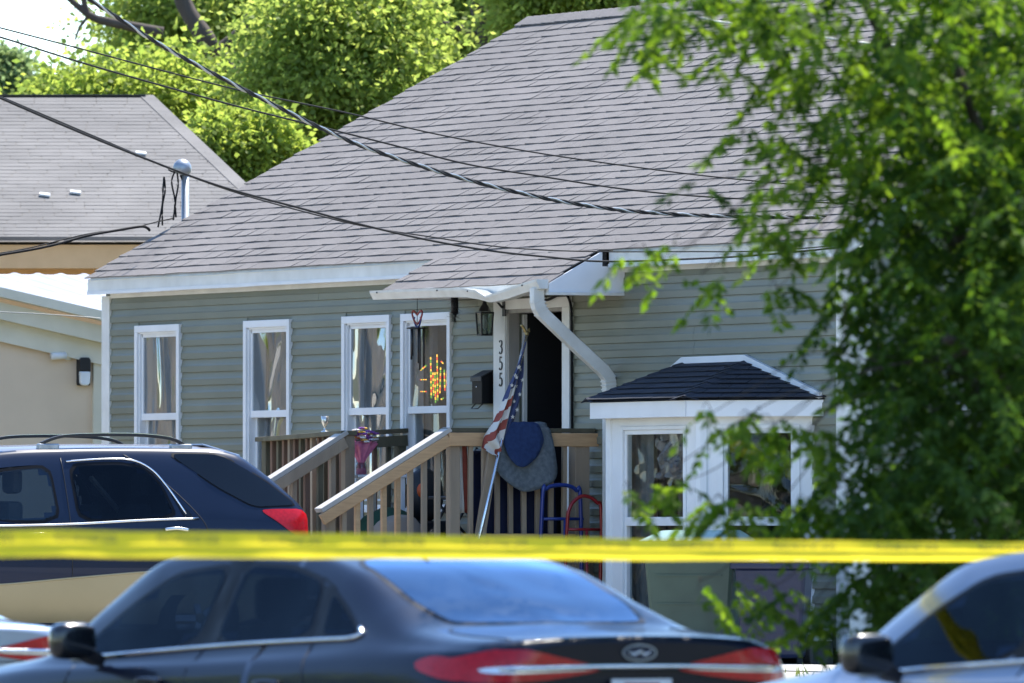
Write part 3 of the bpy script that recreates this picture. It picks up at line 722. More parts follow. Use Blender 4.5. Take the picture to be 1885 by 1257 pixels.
# ------------------------------------------------------------------ bay window
bw = [(2.01, 0.0), (2.69, -0.68), (4.33, -0.68), (5.01, 0.0)]
def bay_face(p, q, openings, name):
    """wall panel from p to q with openings (t0, t1, z0, z1) measured along it"""
    P0 = Vector((p[0], p[1], 0)); d = Vector((q[0] - p[0], q[1] - p[1], 0)); L = d.length; d.normalize(); nrm = Vector((d.y, -d.x, 0))
    def X(t, o, z): v = P0 + d * t + nrm * o; return (v.x, v.y, z)
    def bx(mb, t0, t1, o0, o1, z0, z1):
        mb.add([X(t0, o0, z0), X(t1, o0, z0), X(t1, o1, z0), X(t0, o1, z0), X(t0, o0, z1), X(t1, o0, z1), X(t1, o1, z1), X(t0, o1, z1)],
               [(0, 3, 2, 1), (4, 5, 6, 7), (0, 1, 5, 4), (1, 2, 6, 5), (2, 3, 7, 6), (3, 0, 4, 7)])
    mb = MB(); z0, z1 = 0.80, 2.60; cuts = sorted(set([0, L] + [v for o in openings for v in o[:2]]))
    for a, b in zip(cuts[:-1], cuts[1:]):
        m = (a + b) / 2; o = [o for o in openings if o[0] <= m <= o[1]]
        if o: bx(mb, a, b, 0, -.07, z0, o[0][2]); bx(mb, a, b, 0, -.07, o[0][3], z1)
        else: bx(mb, a, b, 0, -.07, z0, z1)
    pan = mb.obj('bay_panel', 'white_vinyl', house, fix=True)
    t = MB(); bx(t, 0.0, L, 0.014, 0.0, 2.425, 2.432); t.obj('reveal_line', 'black_metal', pan, fix=True) if False else None
    for t0, t1, a, b in openings:
        f = MB(); k = 0.035; zm = 1.675
        bx(f, t0 - .045, t0, .014, .0, a - .045, b + .03); bx(f, t1, t1 + .045, .014, 0, a - .045, b + .03); bx(f, t0, t1, .014, 0, b, b + .03); bx(f, t0, t1, .014, 0, a - .045, a)
        bx(f, t0, t0 + k, -.005, -.05, a, b); bx(f, t1 - k, t1, -.005, -.05, a, b); bx(f, t0 + k, t1 - k, -.005, -.05, b - k, b); bx(f, t0 + k, t1 - k, -.005, -.05, a, a + k)
        bx(f, t0 + k, t1 - k, .004, -.045, zm - .035, zm + .035)
        wf = f.obj('window', 'white_vinyl', pan, bevel=.003, fix=True)
        for lo, hi, oo in ((zm + .036, b - k, -.02), (a + k, zm - .036, -.035)):
            g_ = MB(); bx(g_, t0 + k, t1 - k, oo, oo - .004, lo, hi); g_.obj('pane', 'bay_glass', pan, fix=True)
    return X
bay_face(bw[0], bw[1], [(0.22, 0.76, 0.93, 2.40)], 'left')
XF = bay_face(bw[1], bw[2], [(0.27, 1.37, 0.93, 2.40)], 'front')
XR = bay_face(bw[2], bw[3], [(0.20, 0.79, 0.93, 2.40)], 'right')
for p in ((2.69, -.68), (4.33, -.68)):
    t = MB(); t.tube([(p[0], p[1] + .03, .78), (p[0], p[1] + .03, 2.6)], 0.062, 8, smooth=False); t.obj('bay_post', 'white_vinyl', house)
t = MB(); t.prism([(2.0, .02), (2.68, -.70), (4.34, -.70), (5.02, .02)], lambda a, b, d: (a, b, d), .70, .80); t.prism([(2.1, .02), (2.75, -.6), (4.27, -.6), (4.9, .02)], lambda a, b, d: (a, b, d), .801, .83); t.obj('bay_base', 'white_vinyl', house, fix=True)
for s0, y0 in ((2.75, -.6), (4.45, -.5)):
    t = MB(); t.box(s0 - .05, s0 + .05, y0 - .05, y0 + .05, LOT - .1, .70); t.obj('bay_leg', 'white_trim', house, bevel=.004)
t = MB(); t.box(2.1, 4.9, -.35, -.30, LOT - .1, .70); t.obj('bay_skirt', 'foundation', house)
# bay roof: fascia ring, ceiling, hipped deck, shingle courses, flashing against the wall
ro = [(1.83, 0.0), (2.62, -0.80), (4.36, -0.80), (5.16, 0.0)]
t = MB(); t.prism([(a, b) for a, b in ro], lambda a, b, d: (a, b, d), 2.505, 2.515)
t.obj('bay_soffit', 'beige_trim', house, fix=True)
for p, q in zip(ro[:-1], ro[1:]):
    d = Vector((q[0] - p[0], q[1] - p[1], 0)).normalized(); nr = Vector((d.y, -d.x, 0)) * .018
    t = MB(); t.add([(p[0] + e * nr.x, p[1] + e * nr.y, z) for e in (-1, 1) for z in (2.495, 2.622)] + [(q[0] + e * nr.x, q[1] + e * nr.y, z) for e in (-1, 1) for z in (2.495, 2.622)],
                    [(0, 1, 3, 2), (4, 6, 7, 5), (0, 4, 5, 1), (2, 3, 7, 6), (0, 2, 6, 4), (1, 5, 7, 3)]); t.obj('bay_fascia', 'white_vinyl', house, fix=True)
E0 = [(1.78, 0.0, 2.628), (2.595, -0.845, 2.628), (4.385, -0.845, 2.628), (5.21, 0.0, 2.628)]; LT = (2.72, -0.02, 2.935); RT = (3.82, -0.02, 2.935)
t = MB(); t.add(E0 + [LT, RT], [(0, 1, 4), (1, 2, 5, 4), (2, 3, 5), (0, 4, 5, 3), (3, 2, 1, 0)]); brf = t.obj('bay_roof', 'shingle_black', house, fix=True)
def clip(poly, lo, hi, ax):
    def half(P, f):
        out = []
        for i in range(len(P)):
            a, b = P[i - 1], P[i]; fa, fb = f(a), f(b)
            if (fa >= 0) != (fb >= 0): k = fa / (fa - fb); out.append((a[0] + (b[0] - a[0]) * k, a[1] + (b[1] - a[1]) * k))
            if fb >= 0: out.append(b)
        return out
    poly = half(poly, lambda p: p[ax] - lo)
    return half(poly, lambda p: hi - p[ax]) if poly else poly
def shingle_face(tri, parent, m, exp, tw, seed):
    """cover a planar roof face (first edge = eave) with single clipped tabs"""
    P = [Vector(p) for p in tri]; ux = (P[1] - P[0]).normalized(); nn = ux.cross(P[2] - P[0]).normalized(); 
    if nn.z < 0: nn = -nn
    uy = nn.cross(ux).normalized()
    if uy.z < 0: uy = -uy
    p2 = [((p - P[0]).dot(ux), (p - P[0]).dot(uy)) for p in P]; top = max(p[1] for p in p2); L0 = min(p[0] for p in p2); L1 = max(p[0] for p in p2)
    i = 0; rg = random.Random(seed)
    while i * exp < top:
        x = L0 - tw * (0.5 if i % 2 else 0.0) - rg.uniform(0, .06)
        band = clip(p2, i * exp, i * exp + exp + .012, 1)
        while x < L1:
            q = clip(band, x + .003, x + tw - .003, 0) if band else []
            if len(q) > 2:
                mb = MB(); lift = rg.uniform(0, .004)
                def X(a, b, d): v = P[0] + ux * a + uy * b + nn * (0.004 + d + (0.011 + lift) * max(0, 1 - (b - i * exp) / exp)); return tuple(v)
                mb.prism(q, X, 0.0, 0.006); mb.obj('shingle', m, parent, fix=True)
            x += tw
        i += 1
shingle_face([E0[1], E0[2], RT, LT], brf, 'shingle_black', 0.127, 0.305, 3)
shingle_face([E0[2], E0[3], RT], brf, 'shingle_black', 0.127, 0.305, 4)
shingle_face([E0[0], E0[1], LT], brf, 'shingle_black', 0.127, 0.305, 5)
for a, b in ((E0[2], RT), (E0[1], LT)):           # hip caps
    A, B = Vector(a), Vector(b); n = 8
    for k in range(n):
        p, q = A.lerp(B, k / n), A.lerp(B, min(1, (k + 1.3) / n)); d = (q - p).normalized(); sd = d.cross(UP).normalized() * .13
        mb = MB(); u1 = Vector((0, 0, .030)); u2 = Vector((0, 0, .018)); dr = Vector((0, 0, -.035))
        mb.add([p - sd + u1 + dr, p + u1, p + sd + u1 + dr, q - sd * .95 + u2 + dr, q + u2, q + sd * .95 + u2 + dr], [(0, 1, 4, 3), (1, 2, 5, 4)]); mb.obj('hip_cap', 'shingle_black', brf, solid=.006)
mb = MB(); fl = [(2.20, -.03, 2.78), (2.70, -.03, 2.965), (3.82, -.03, 2.968), (5.16, -.03, 2.655)]
for p, q in zip(fl[:-1], fl[1:]): mb.beam(p, q, 0.035, 0.052, (0, 1, 0))
mb.obj('roof_flashing', 'white_vinyl', house, fix=True)
# gable-end window, behind the tree
t = MB(); ya, yb, za, zb = 0.84, 1.60, 1.36, 2.60
t.box(SR, SR + .04, ya, ya + .06, za, zb); t.box(SR, SR + .04, yb - .06, yb, za, zb); t.box(SR, SR + .04, ya, yb, zb - .06, zb); t.box(SR, SR + .04, ya, yb, za, za + .05); t.box(SR, SR + .03, ya, yb, 1.95, 2.0)
gw = t.obj('window', 'white_vinyl', house, bevel=.003)
t = MB(); t.box(SR + .012, SR + .016, ya + .06, yb - .06, za + .05, zb - .06); t.obj('pane', 'car_glass_rear', gw)
t = MB(); t.box(SR + .018, SR + .020, 1.30, 1.48, 2.12, 2.36); st = t.obj('sticker', 'paper_white', gw)
t = MB(); t.box(SR + .0202, SR + .022, 1.33, 1.45, 2.15, 2.20); t.obj('sticker_stripe', 'paint_blue', gw)
t = MB(); t.box(SR + .0202, SR + .022, 1.33, 1.42, 2.26, 2.33); t.obj('sticker_stripe', 'black_metal', gw)
# low cables along the foundation
for pts in ([(5.4, -.05, .62), (5.2, -.08, .80), (4.9, -.2, .76), (4.6, -.72, .80), (4.2, -.8, .70), (3.6, -1.2, .58)], [(5.69, .3, 1.5), (5.70, .35, 1.1), (5.72, .5, .8), (5.75, .62, .62)]):
    mb = MB(); mb.tube(catmull(pts, 6), .008, 5); mb.obj('cable', 'wire_black', house)
# ================================================================== porch
DK = 1.42; YO = -1.315; PSL, PSR = -2.77, 0.99; STL = -1.09
porch = thing('porch', 'weathered wooden porch with railings and stairs at the front door', 'porch', (-0.9, -0.65, LOT))
for i in range(9):
    t = MB(); y1 = -0.005 - i * 0.146; t.box(PSL, PSR, y1 - .141, y1, DK - .035, DK); t.obj('deck_board', 'wood_old', porch, bevel=.004)
t = MB(); t.box(PSL, PSR, YO - .0, YO + .04, DK - .24, DK - .037); t.box(PSR - .04, PSR, YO + .041, 0, DK - .24, DK - .037); t.box(PSL, PSL + .04, YO + .041, 0, DK - .24, DK - .037); t.obj('deck_beam', 'wood_old', porch)
def post(s, y, z0, z1, m='wood_old', w=0.089):
    t = MB(); t.box(s - w / 2, s + w / 2, y - w / 2, y + w / 2, z0, z1); return t.obj('post', m, porch, bevel=.006)
RT_ = 2.40                                      # underside of the caps
sR = PSR - 0.005
post(sR, -1.27, LOT - .1, RT_, 'wood_old'); post(sR, -0.14, LOT - .1, RT_ - .1, 'wood_old', .13)
post(STL, -1.27, LOT - .1, RT_, 'wood_old'); post(PSL + .05, -1.27, LOT - .1, RT_ - .04, 'wood_mossy'); post(PSL + .05, -0.05, DK, RT_, 'wood_mossy')
# right side railing
t = MB(); t.box(sR - .075, sR + .062, -1.345, 0.0 - .02, RT_, RT_ + .036); t.obj('rail_cap', 'wood_mossy', porch, bevel=.004)
t = MB(); t.box(sR + .046, sR + .084, -1.34, .03, RT_ - .112, RT_ - .003); t.obj('side_rail', 'wood_rail', porch, bevel=.005)
t = MB(); t.box(sR + .046, sR + .084, -1.22, -.21, DK + .07, DK + .16); t.obj('side_rail', 'wood_rail', porch, bevel=.005)
def baluster(s, y, z0, z1, m='wood_old', w=0.038):
    t = MB(); jx = random.uniform(-.004, .004)
    t.add([(s - w / 2, y - w / 2, z0), (s + w / 2, y - w / 2, z0), (s + w / 2, y + w / 2, z0), (s - w / 2, y + w / 2, z0),
           (s - w / 2 + jx, y - w / 2 + jx, z1), (s + w / 2 + jx, y - w / 2 + jx, z1), (s + w / 2 + jx, y + w / 2 + jx, z1), (s - w / 2 + jx, y + w / 2 + jx, z1)],
          [(0, 3, 2, 1), (4, 5, 6, 7), (0, 1, 5, 4), (1, 2, 6, 5), (2, 3, 7, 6), (3, 0, 4, 7)])
    return t.obj('baluster', m, porch, bevel=.004)
y = -1.125
while y < -0.22: baluster(sR + .022, y, DK + .03, RT_ - .005, 'wood_old'); y += 0.1195
# left railings, older and mossy
for i in range(9): baluster(PSL + .05, -1.16 + i * .124, DK + .03, RT_ - .03, 'wood_red' if i % 2 else 'wood_mossy')
t = MB(); t.add([(PSL - .03, -1.36, RT_ - .045), (PSL + .12, -1.36, RT_ - .045), (PSL + .12, -.01, RT_ + .035), (PSL - .03, -.01, RT_ + .035), (PSL - .03, -1.36, RT_ - .007), (PSL + .12, -1.36, RT_ - .007), (PSL + .12, -.01, RT_ + .073), (PSL - .03, -.01, RT_ + .073)],
              [(0, 3, 2, 1), (4, 5, 6, 7), (0, 1, 5, 4), (1, 2, 6, 5), (2, 3, 7, 6), (3, 0, 4, 7)]); t.obj('rail_cap', 'wood_mossy', porch, bevel=.004)
t = MB(); t.beam((PSL + .09, -1.22, RT_ - .10), (PSL + .09, -.01, RT_ - .03), .036, .09, (1, 0, 0)); t.obj('side_rail', 'wood_mossy', porch)
t = MB(); t.add([(PSL + .125, -1.36, RT_ - .043), (STL + .06, -1.36, RT_ - .006), (STL + .06, -1.21, RT_ - .006), (PSL + .125, -1.21, RT_ - .043), (PSL + .125, -1.36, RT_ - .005), (STL + .06, -1.36, RT_ + .032), (STL + .06, -1.21, RT_ + .032), (PSL + .125, -1.21, RT_ - .005)],
              [(0, 3, 2, 1), (4, 5, 6, 7), (0, 1, 5, 4), (1, 2, 6, 5), (2, 3, 7, 6), (3, 0, 4, 7)]); t.obj('rail_cap', 'wood_mossy', porch, bevel=.004)
s = PSL + .17; k = 0
while s < STL - .06: baluster(s, -1.275, DK + .03, RT_ - .02, ('wood_red', 'wood_mossy', 'wood_red', 'wood_old')[k % 4], .042); s += 0.118; k += 1
# stairs
NST = 4; RUN = 0.29; RISE = (DK - LOT) / 5
for i in range(NST):
    z1 = DK - RISE * (i + 1); y1 = YO - RUN * i
    for q in (0, 1):
        t = MB(); t.box(STL + .06, PSR - .06, y1 - .142 * (q + 1), y1 - .142 * q - .004, z1 - .035, z1); t.obj('stair_tread', 'wood_old', porch, bevel=.004)
for s in (STL + .04, PSR - .04):
    t = MB(); t.prism([(YO, DK - .03), (YO - RUN * 4 - .02, LOT + RISE - .03), (YO - RUN * 4 - .02, LOT - .02), (YO - RUN * 3.2, LOT - .02), (YO, DK - .32)], lambda a, b, d: (d, a, b), s - .019, s + .019); t.obj('stringer', 'wood_old', porch, fix=True)
# stair handrails: flat cap on a sloping board
def stair_rail(s, mcap, mrail, top, bot, out):
    d = (Vector(bot) - Vector(top)).normalized()
    t = MB(); t.beam(top, bot, .140, .038, (1, 0, 0)); t.obj('stair_cap', mcap, porch, bevel=.004)
    o = Vector((out, 0, 0)); nd = Vector((0, 0, -.075))
    t = MB(); t.beam(Vector(top) + o + nd + d * .02, Vector(bot) + o + nd - d * .0, .038, .09, (1, 0, 0)); t.obj('stair_side_rail', mrail, porch, bevel=.005)
    return d
TP = (sR, -1.315, 2.425); BT = (sR, -2.46, 1.765)
stair_rail(sR, 'wood_cap', 'wood_rail', TP, BT, 0.062)
TL = (STL, -1.30, 2.420); BL = (STL, -2.42, 1.765)
stair_rail(STL, 'wood_cap', 'wood_old', TL, BL, 0.062)
def slope_z(y, T, B): k = (y - T[1]) / (B[1] - T[1]); return T[2] + (B[2] - T[2]) * k
post(sR - .03, -2.36, LOT - .1, slope_z(-2.36, TP, BT) - .06); post(STL - .03, -2.30, LOT - .1, slope_z(-2.30, TL, BL) - .06)
NEW = {1, 4, 5}
for i in range(8):
    y = -1.42 - i * .118
    if y > -2.33: baluster(sR + .022, y, max(LOT + .1, slope_z(y, (0, YO, DK), (0, -2.475, LOT)) - .02), slope_z(y, TP, BT) - .04, 'wood_new' if 7 - i in (1, 3, 4) else 'wood_old', .042)
for i in range(8): y = -1.42 - i * .115; baluster(STL + .022, y, max(LOT + .1, slope_z(y, (0, YO, DK), (0, -2.475, LOT)) - .02), slope_z(y, TL, BL) - .04, ('wood_old', 'wood_mossy', 'wood_red', 'wood_old')[i % 4], .045)

# ================================================================== things on and around the porch
def lantern():
    s0, y0, z0 = -0.715, -0.20, 3.43
    r = thing('wall_lantern', 'black metal carriage lantern hanging beside the front door', 'lantern', (s0 + .08, -0.02, 3.40))
    t = MB(); t.box(-0.70, -0.64, -.035, -.047, 3.38, 3.52)
    t.tube(catmull([(-.69, -.05, 3.45), (-.70, -.12, 3.52), (-.74, -.20, 3.53), (s0, y0, 3.50)], 5), .010, 6); t.obj('bracket', 'black_metal', r, fix=True)
    t = MB(); t.lathe([(.0, .06), (.012, .055), (.02, .02), (.038, .0), (.05, -.03), (.059, -.04), (.0, -.04)], (s0, y0, 3.46), 4); t.obj('cap', 'black_metal', r)
    t = MB(); t.tube([(s0 + .02 * math.cos(a), y0, 3.54 + .02 * math.sin(a)) for a in np.linspace(0, 6.28, 12)], .004, 5); t.obj('ring', 'black_metal', r)
    t = MB(); A = .044; B = .054
    for a, b in ((-1, -1), (1, -1), (1, 1), (-1, 1)):
        t.beam((s0 + a * B, y0 + b * B, 3.41), (s0 + a * A, y0 + b * A, 3.225), .011, .011, (1, 0, 0)); 
    for z, k in ((3.41, B), (3.225, A)):
        for i in range(4):
            c = [(-1, -1), (1, -1), (1, 1), (-1, 1)]; p, q = c[i], c[(i + 1) % 4]; t.beam((s0 + p[0] * k, y0 + p[1] * k, z), (s0 + q[0] * k, y0 + q[1] * k, z), .012, .012, (0, 0, 1))
    t.obj('frame', 'black_metal', r)
    for i in range(4):
        c = [(-1, -1), (1, -1), (1, 1), (-1, 1)]; p, q = c[i], c[(i + 1) % 4]; t = MB()
        t.add([(s0 + p[0] * (B - .003), y0 + p[1] * (B - .003), 3.405), (s0 + q[0] * (B - .003), y0 + q[1] * (B - .003), 3.405), (s0 + q[0] * (A - .003), y0 + q[1] * (A - .003), 3.23), (s0 + p[0] * (A - .003), y0 + p[1] * (A - .003), 3.23)], [(0, 1, 2, 3)]); t.obj('pane', 'lantern_glass', r, solid=.003)
    t = MB(); t.lathe([(.0, -.09), (.02, -.075), (.024, -.04), (.014, 0), (.014, .03), (0, .03)], (s0, y0, 3.36), 10); t.obj('bulb', 'lamp_glass', r)
lantern()
def mailbox():
    s0, s1 = -1.13, -0.93; y0, y1 = -.125, -.018; z0, z1 = 2.66, 2.93
    r = thing('mailbox', 'narrow black wall mailbox with sloping lid beside the flag', 'mailbox', (-1.03, -.02, z0))
    t = MB(); t.prism([(y1, z0), (y0, z0), (y0, z1 - .05), (y1, z1)], lambda a, b, d: (d, a, b), s0, s1); t.obj('body', 'trim_black', r, bevel=.006, fix=True)
    t = MB(); t.prism([(y1, z1 + .012), (y0 - .012, z1 - .045), (y0 - .012, z1 - .085), (y0 - .004, z1 - .085), (y0 - .004, z1 - .05), (y1, z1 + .002)], lambda a, b, d: (d, a, b), s0 - .006, s1 + .006); t.obj('lid', 'black_metal', r, bevel=.003, fix=True)
    t = MB(); t.ball((-1.03, y0 - .002, 2.80), .008, n=6, m=4); t.obj('lock', 'silver', r)
    t = MB(); t.tube([(s0 + .03, y0 + .02, z0), (s0 + .03, y0 - .02, z0 - .04), (s1 - .03, y0 - .02, z0 - .04), (s1 - .03, y0 + .02, z0)], .005, 5); t.obj('paper_hook', 'black_metal', r)
mailbox()
def chime():
    s0, y0, z0 = -1.40, -.50, 3.535
    r = thing('wind_chime', 'red and blue heart wind chime with black tubes under the gutter', 'wind chime', (s0, y0, 3.1))
    t = MB(); t.tube([(s0, y0, z0), (s0, y0, 3.288)], .003, 5); t.obj('cord', 'black_metal', r)
    hp = [(0, .0), (.05, .028), (.085, .034), (.10, .011), (.075, -.028), (.04, -.06), (0, -.075)]
    for sg in (1, -1):
        t = MB(); t.tube(catmull([(s0 + sg * a, y0, 3.40 + b) for a, b in hp], 5), .0085, 6); t.obj('heart', 'paint_red' if sg > 0 else 'flag_red', r)
        t = MB(); t.tube(catmull([(s0 + sg * a * .7, y0 + .003, 3.355 + b * .8) for a, b in hp[2:]], 5), .008, 6); t.obj('heart_tip', 'paint_blue', r)
    t = MB(); t.lathe([(0, .01), (.09, .008), (.09, -.004), (0, -.004)], (s0, y0, 3.288), 14); t.obj('disc', 'black_metal', r)
    for k in range(5):
        a = k * 1.2566; L = .26 - .03 * k; t = MB(); t.tube([(s0 + .055 * math.cos(a), y0 + .055 * math.sin(a), 3.285), (s0 + .055 * math.cos(a), y0 + .055 * math.sin(a), 3.20 - L)], .008, 7); t.obj('chime_tube', 'black_metal', r)
chime()
# dark spiky garland hung at the window corner
t = MB(); s0, y0 = -.72, -.47; rg = random.Random(3)
for i in range(230):
    z = rg.uniform(3.335, 3.53); w = .055 if z > 3.38 else .035; a = rg.uniform(0, 6.28); b = Vector((math.cos(a), math.sin(a), rg.uniform(-.5, .5))).normalized(); c = Vector((s0, y0, z)); e = c + b * rg.uniform(.05, w + .06); sd = b.cross(UP).normalized() * .006
    t.add([c - sd, c + sd, e], [(0, 1, 2)])
t.tube([(s0, y0, 3.54), (s0, y0, 3.40)], .03, 6)
single(t, 'tinsel_garland', 'black_plastic', 'dark spiky tinsel garland hanging above the right front window', 'garland', (s0, y0, 3.34))
def flag():
    sP = 1.10; A = Vector((sP + .25, -1.455, LOT + .0)); B = Vector((sP, -0.665, 3.20))
    r = thing('flag', 'faded American flag drooping on a silver pole leaning at the porch', 'flag', tuple(A))
    t = MB(); t.tube([A, B], .0155, 10); t.obj('pole', 'silver', r)
    t = MB(); t.ball(tuple(B), .020, n=8, m=6); e = B
    t.tube(catmull([e, e + Vector((.0, -.03, .05)), e + Vector((0, -.05, .075))], 4), [.012] * 8 + [.006], 6)
    for sg in (-1, 1): t.add([e + Vector((0, 0, .03)), e + Vector((0, sg * .028, .05)), e + Vector((0, sg * .03, .02)), e + Vector((0, sg * .03, .01))], [(0, 1, 2, 3)])
    t.obj('finial', 'brass', r)
    def pole_at(v): z = 3.13 + (2.27 - 3.13) * v; k = (z - A.z) / (B.z - A.z); return A.lerp(B, k)
    # outline of the hanging cloth to the left of the pole: distance along -y for v, and drop
    vk = [0, .12, .25, .38, .5, .62, .75, .85, .93, 1.0]; wk = [.0, .025, .05, .085, .11, .145, .205, .205, .10, .03]; dk = [0, .03, .055, .08, .10, .12, .13, .12, .10, .05]
    nv, nw = 60, 22; P = []
    for i in range(nv + 1):
        v = i / nv; p = pole_at(v); w = np.interp(v, vk, wk); dr = np.interp(v, vk, dk); row = []
        for j in range(nw + 1):
            q = j / nw; fold = .028 * math.sin(q * 9 + v * 4) * min(1, q * 3) * (0.3 + v)
            row.append((p.x + .02 + fold, p.y - w * q, p.z - dr * q ** 1.3 + .012 * math.sin(q * 12 + v * 5) * q))
        P.append(row)
    bands = [(0, .40, 0), (.40, .50, 2), (.50, .60, 1), (.60, .71, 2), (.71, .81, 1), (.81, .91, 2), (.91, 1.01, 1)]
    def mi(i, j):
        v = (i + .5) / nv - .07 * (j / nw)
        for a, b, k in bands:
            if v < b: return k
        return 1
    t = MB(); t.grid(P, True, 0, mi); cl = t.obj('flag_cloth', ['flag_blue', 'flag_red', 'flag_white'], r)
    P2 = []
    for i in range(31):
        v = i / 30; p = pole_at(.03 + v * .84); w = .075 * math.sin(min(1, v * 1.6) * 1.57) * (1 - .55 * max(0, v - .75) / .25); row = []
        for j in range(11): q = j / 10; row.append((p.x - .02 + .02 * math.sin(q * 7 + v * 5), p.y + w * q, p.z - .05 * q))
        P2.append(row)
    t = MB(); t.grid(P2); t.obj('flag_fold', 'flag_blue', r)
    def star(c, rr, nrm=1):
        t = MB(); pts = [(rr * (1 if k % 2 == 0 else .42) * math.sin(k * math.pi / 5), rr * (1 if k % 2 == 0 else .42) * math.cos(k * math.pi / 5)) for k in range(10)]
        t.prism(pts, lambda a, b, d: (c[0] + d, c[1] + a, c[2] + b), .0, .003); t.obj('star', 'flag_white', cl, fix=True)
    for v, q in ((.13, .5), (.2, .75), (.22, .3), (.29, .6), (.33, .25), (.34, .85)):
        i, j = int(v * nv), int(q * nw); x = P[i][j]; star((x[0] + .006, x[1], x[2]), .019)
    for i, j in ((7, 5), (10, 8), (13, 3), (15, 7), (18, 4), (20, 8), (23, 5)):
        x = P2[i][j]; star((x[0] + .012, x[1], x[2]), .019)
flag()
t = MB(); t.beam((1.09, -1.25, LOT + .0), (1.10, -0.955, 2.30), .035, .085, (1, 0, 0)); single(t, 'wooden_plank', 'wood_old', 'narrow weathered plank leaning on the railing behind the flag pole', 'plank', (1.09, -1.25, LOT), bevel=.004)
# moving blankets over the railing
def blanket(name, m, label, poly, s_out, amp, seed, back=.30):
    zt = 2.475
    def fn(a, b):
        k = max(0.0, min(1.0, (zt - b) / .5)); return (s_out + amp * (noise.noise(Vector((a * 5, b * 3, seed))) + .5 * math.sin(a * 17 + seed + b * 4)) * (.15 + k) + .05 * k, a, b)
    mb = drape(chaikin(poly, 2), fn, .035)
    ys = [p[0] for p in poly if p[1] > 2.44]; y0, y1 = min(ys) + .01, max(ys) - .01
    P = [[(s_out - .01 + x * 1.0, y0 + (y1 - y0) * j / 12, z + .006 * math.sin(j * 1.7 + seed)) for j in range(13)] for x, z in ((0.0, 2.455), (-.02, 2.477), (-.08, 2.480), (-.17, 2.476), (-.19, 2.44), (-.195, 2.44 - back))]
    mb.grid(P); return single(mb, name, m, label, 'blanket', (s_out, (y0 + y1) / 2, 1.9), solid=.010)
blanket('moving_blanket', 'blanket_grey', 'grey quilted moving blanket hanging lowest over the porch railing', [(-.90, 2.47), (-.47, 2.475), (-.43, 2.30), (-.40, 2.03), (-.55, 1.945), (-.70, 1.91), (-.83, 1.97), (-.95, 2.07), (-.97, 2.2)], 1.105, .03, 2.3)
blanket('moving_blanket', 'blanket_blue', 'dark blue moving blanket draped over the grey one on the railing', [(-.905, 2.482), (-.59, 2.485), (-.56, 2.42), (-.535, 2.33), (-.60, 2.20), (-.72, 2.115), (-.79, 2.125), (-.86, 2.20), (-.90, 2.31), (-.925, 2.40)], 1.15, .03, 5.1, .2)
t = drape([(-1.05, 2.25), (-.30, 2.25), (-.28, 1.44), (-1.07, 1.44)], lambda a, b: (.86 + .03 * math.sin(a * 22) + .02 * math.sin(b * 5), a, b), .04)
single(t, 'navy_tarp', 'navy_cloth', 'dark navy cloth hanging behind the porch balusters below the blankets', 'cloth', (.86, -.6, 1.44), solid=.006)
t = MB(); P = [[(.92 + .012 * math.sin(j * 1.3 + zz * 6), -1.24 + .125 * j / 12 + .02 * (2.4 - zz), zz) for j in range(13)] for zz in np.linspace(2.36, 1.75, 14)]
t.grid(P, True, 0, lambda i, j: (0, 1, 0)[min(2, j // 4)]); single(t, 'striped_cloth', ['flag_red', 'flag_white'], 'red and white striped cloth hanging behind the porch corner post', 'cloth', (.92, -1.2, 1.75), solid=.004)
# hand trucks
def truck(name, m, label, s0, ya, yb, zt, rad, loop, lean):
    r = thing(name, label, 'hand truck', (s0, (ya + yb) / 2, LOT), group='hand trucks leaning at the porch'); zb = LOT + .10
    def L(z): return s0 - lean * (z - zb) / (zt - zb) + lean
    hy = (yb - ya); c = []
    if loop: pts = [(L(zb), ya, zb), (L(1.6), ya + .01, 1.6), (L(zt - .10), ya + .03, zt - .10), (L(zt - .02), ya + hy * .3, zt - .02), (L(zt), ya + hy * .55, zt), (L(zt - .05), yb - hy * .15, zt - .05), (L(zt - .18), yb, zt - .18), (L(zb), yb + .01, zb)]
    else: pts = [(L(zb), ya - .01, zb), (L(zt - .12), ya, zt - .12), (L(zt - .03), ya + .03, zt - .03), (L(zt), ya + .10, zt), (L(zt), yb - .13, zt), (L(zt - .04), yb - .05, zt - .04), (L(zt - .13), yb - .01, zt - .13), (L(zb), yb + .05, zb)]
    t = MB(); t.tube(catmull(pts, 7), rad, 9); t.obj('frame', m, r)
    for z in (zt - .27, 1.15, .85):
        t = MB(); t.tube([(L(z), ya, z), (L(z), yb + .02, z)], rad * .8, 7); t.obj('crossbar', m, r)
    t = MB(); t.tube([(L(zt - .27), (ya + yb) / 2 + .03, zt - .27), (L(.85), (ya + yb) / 2 + .06, .85)], rad * .8, 7); t.obj('centre_bar', m, r)
    t = MB(); t.box(L(zb), L(zb) + .22, ya, yb + .05, LOT + .02, LOT + .03); t.obj('toe_plate', m, r)
    for yy in (ya - .04, yb + .09):
        t = MB(); n = 16; t.sweep([(L(zb) - .08, yy - .025, LOT + .12), (L(zb) - .08, yy + .025, LOT + .12)], [(.12 * math.cos(6.283 * k / n), .12 * math.sin(6.283 * k / n)) for k in range(n)]); w = t.obj('wheel', 'rubber', r, bevel=.01)
    return r
truck('hand_truck', 'paint_blue', 'blue tubular hand truck leaning against the porch railing', 1.20, -.565, -.215, 1.97, .017, False, -.10)
truck('hand_truck', 'paint_red', 'red hand truck with arched handle beside the blue one', 1.30, -.40, -.085, 1.885, .015, True, -.08)
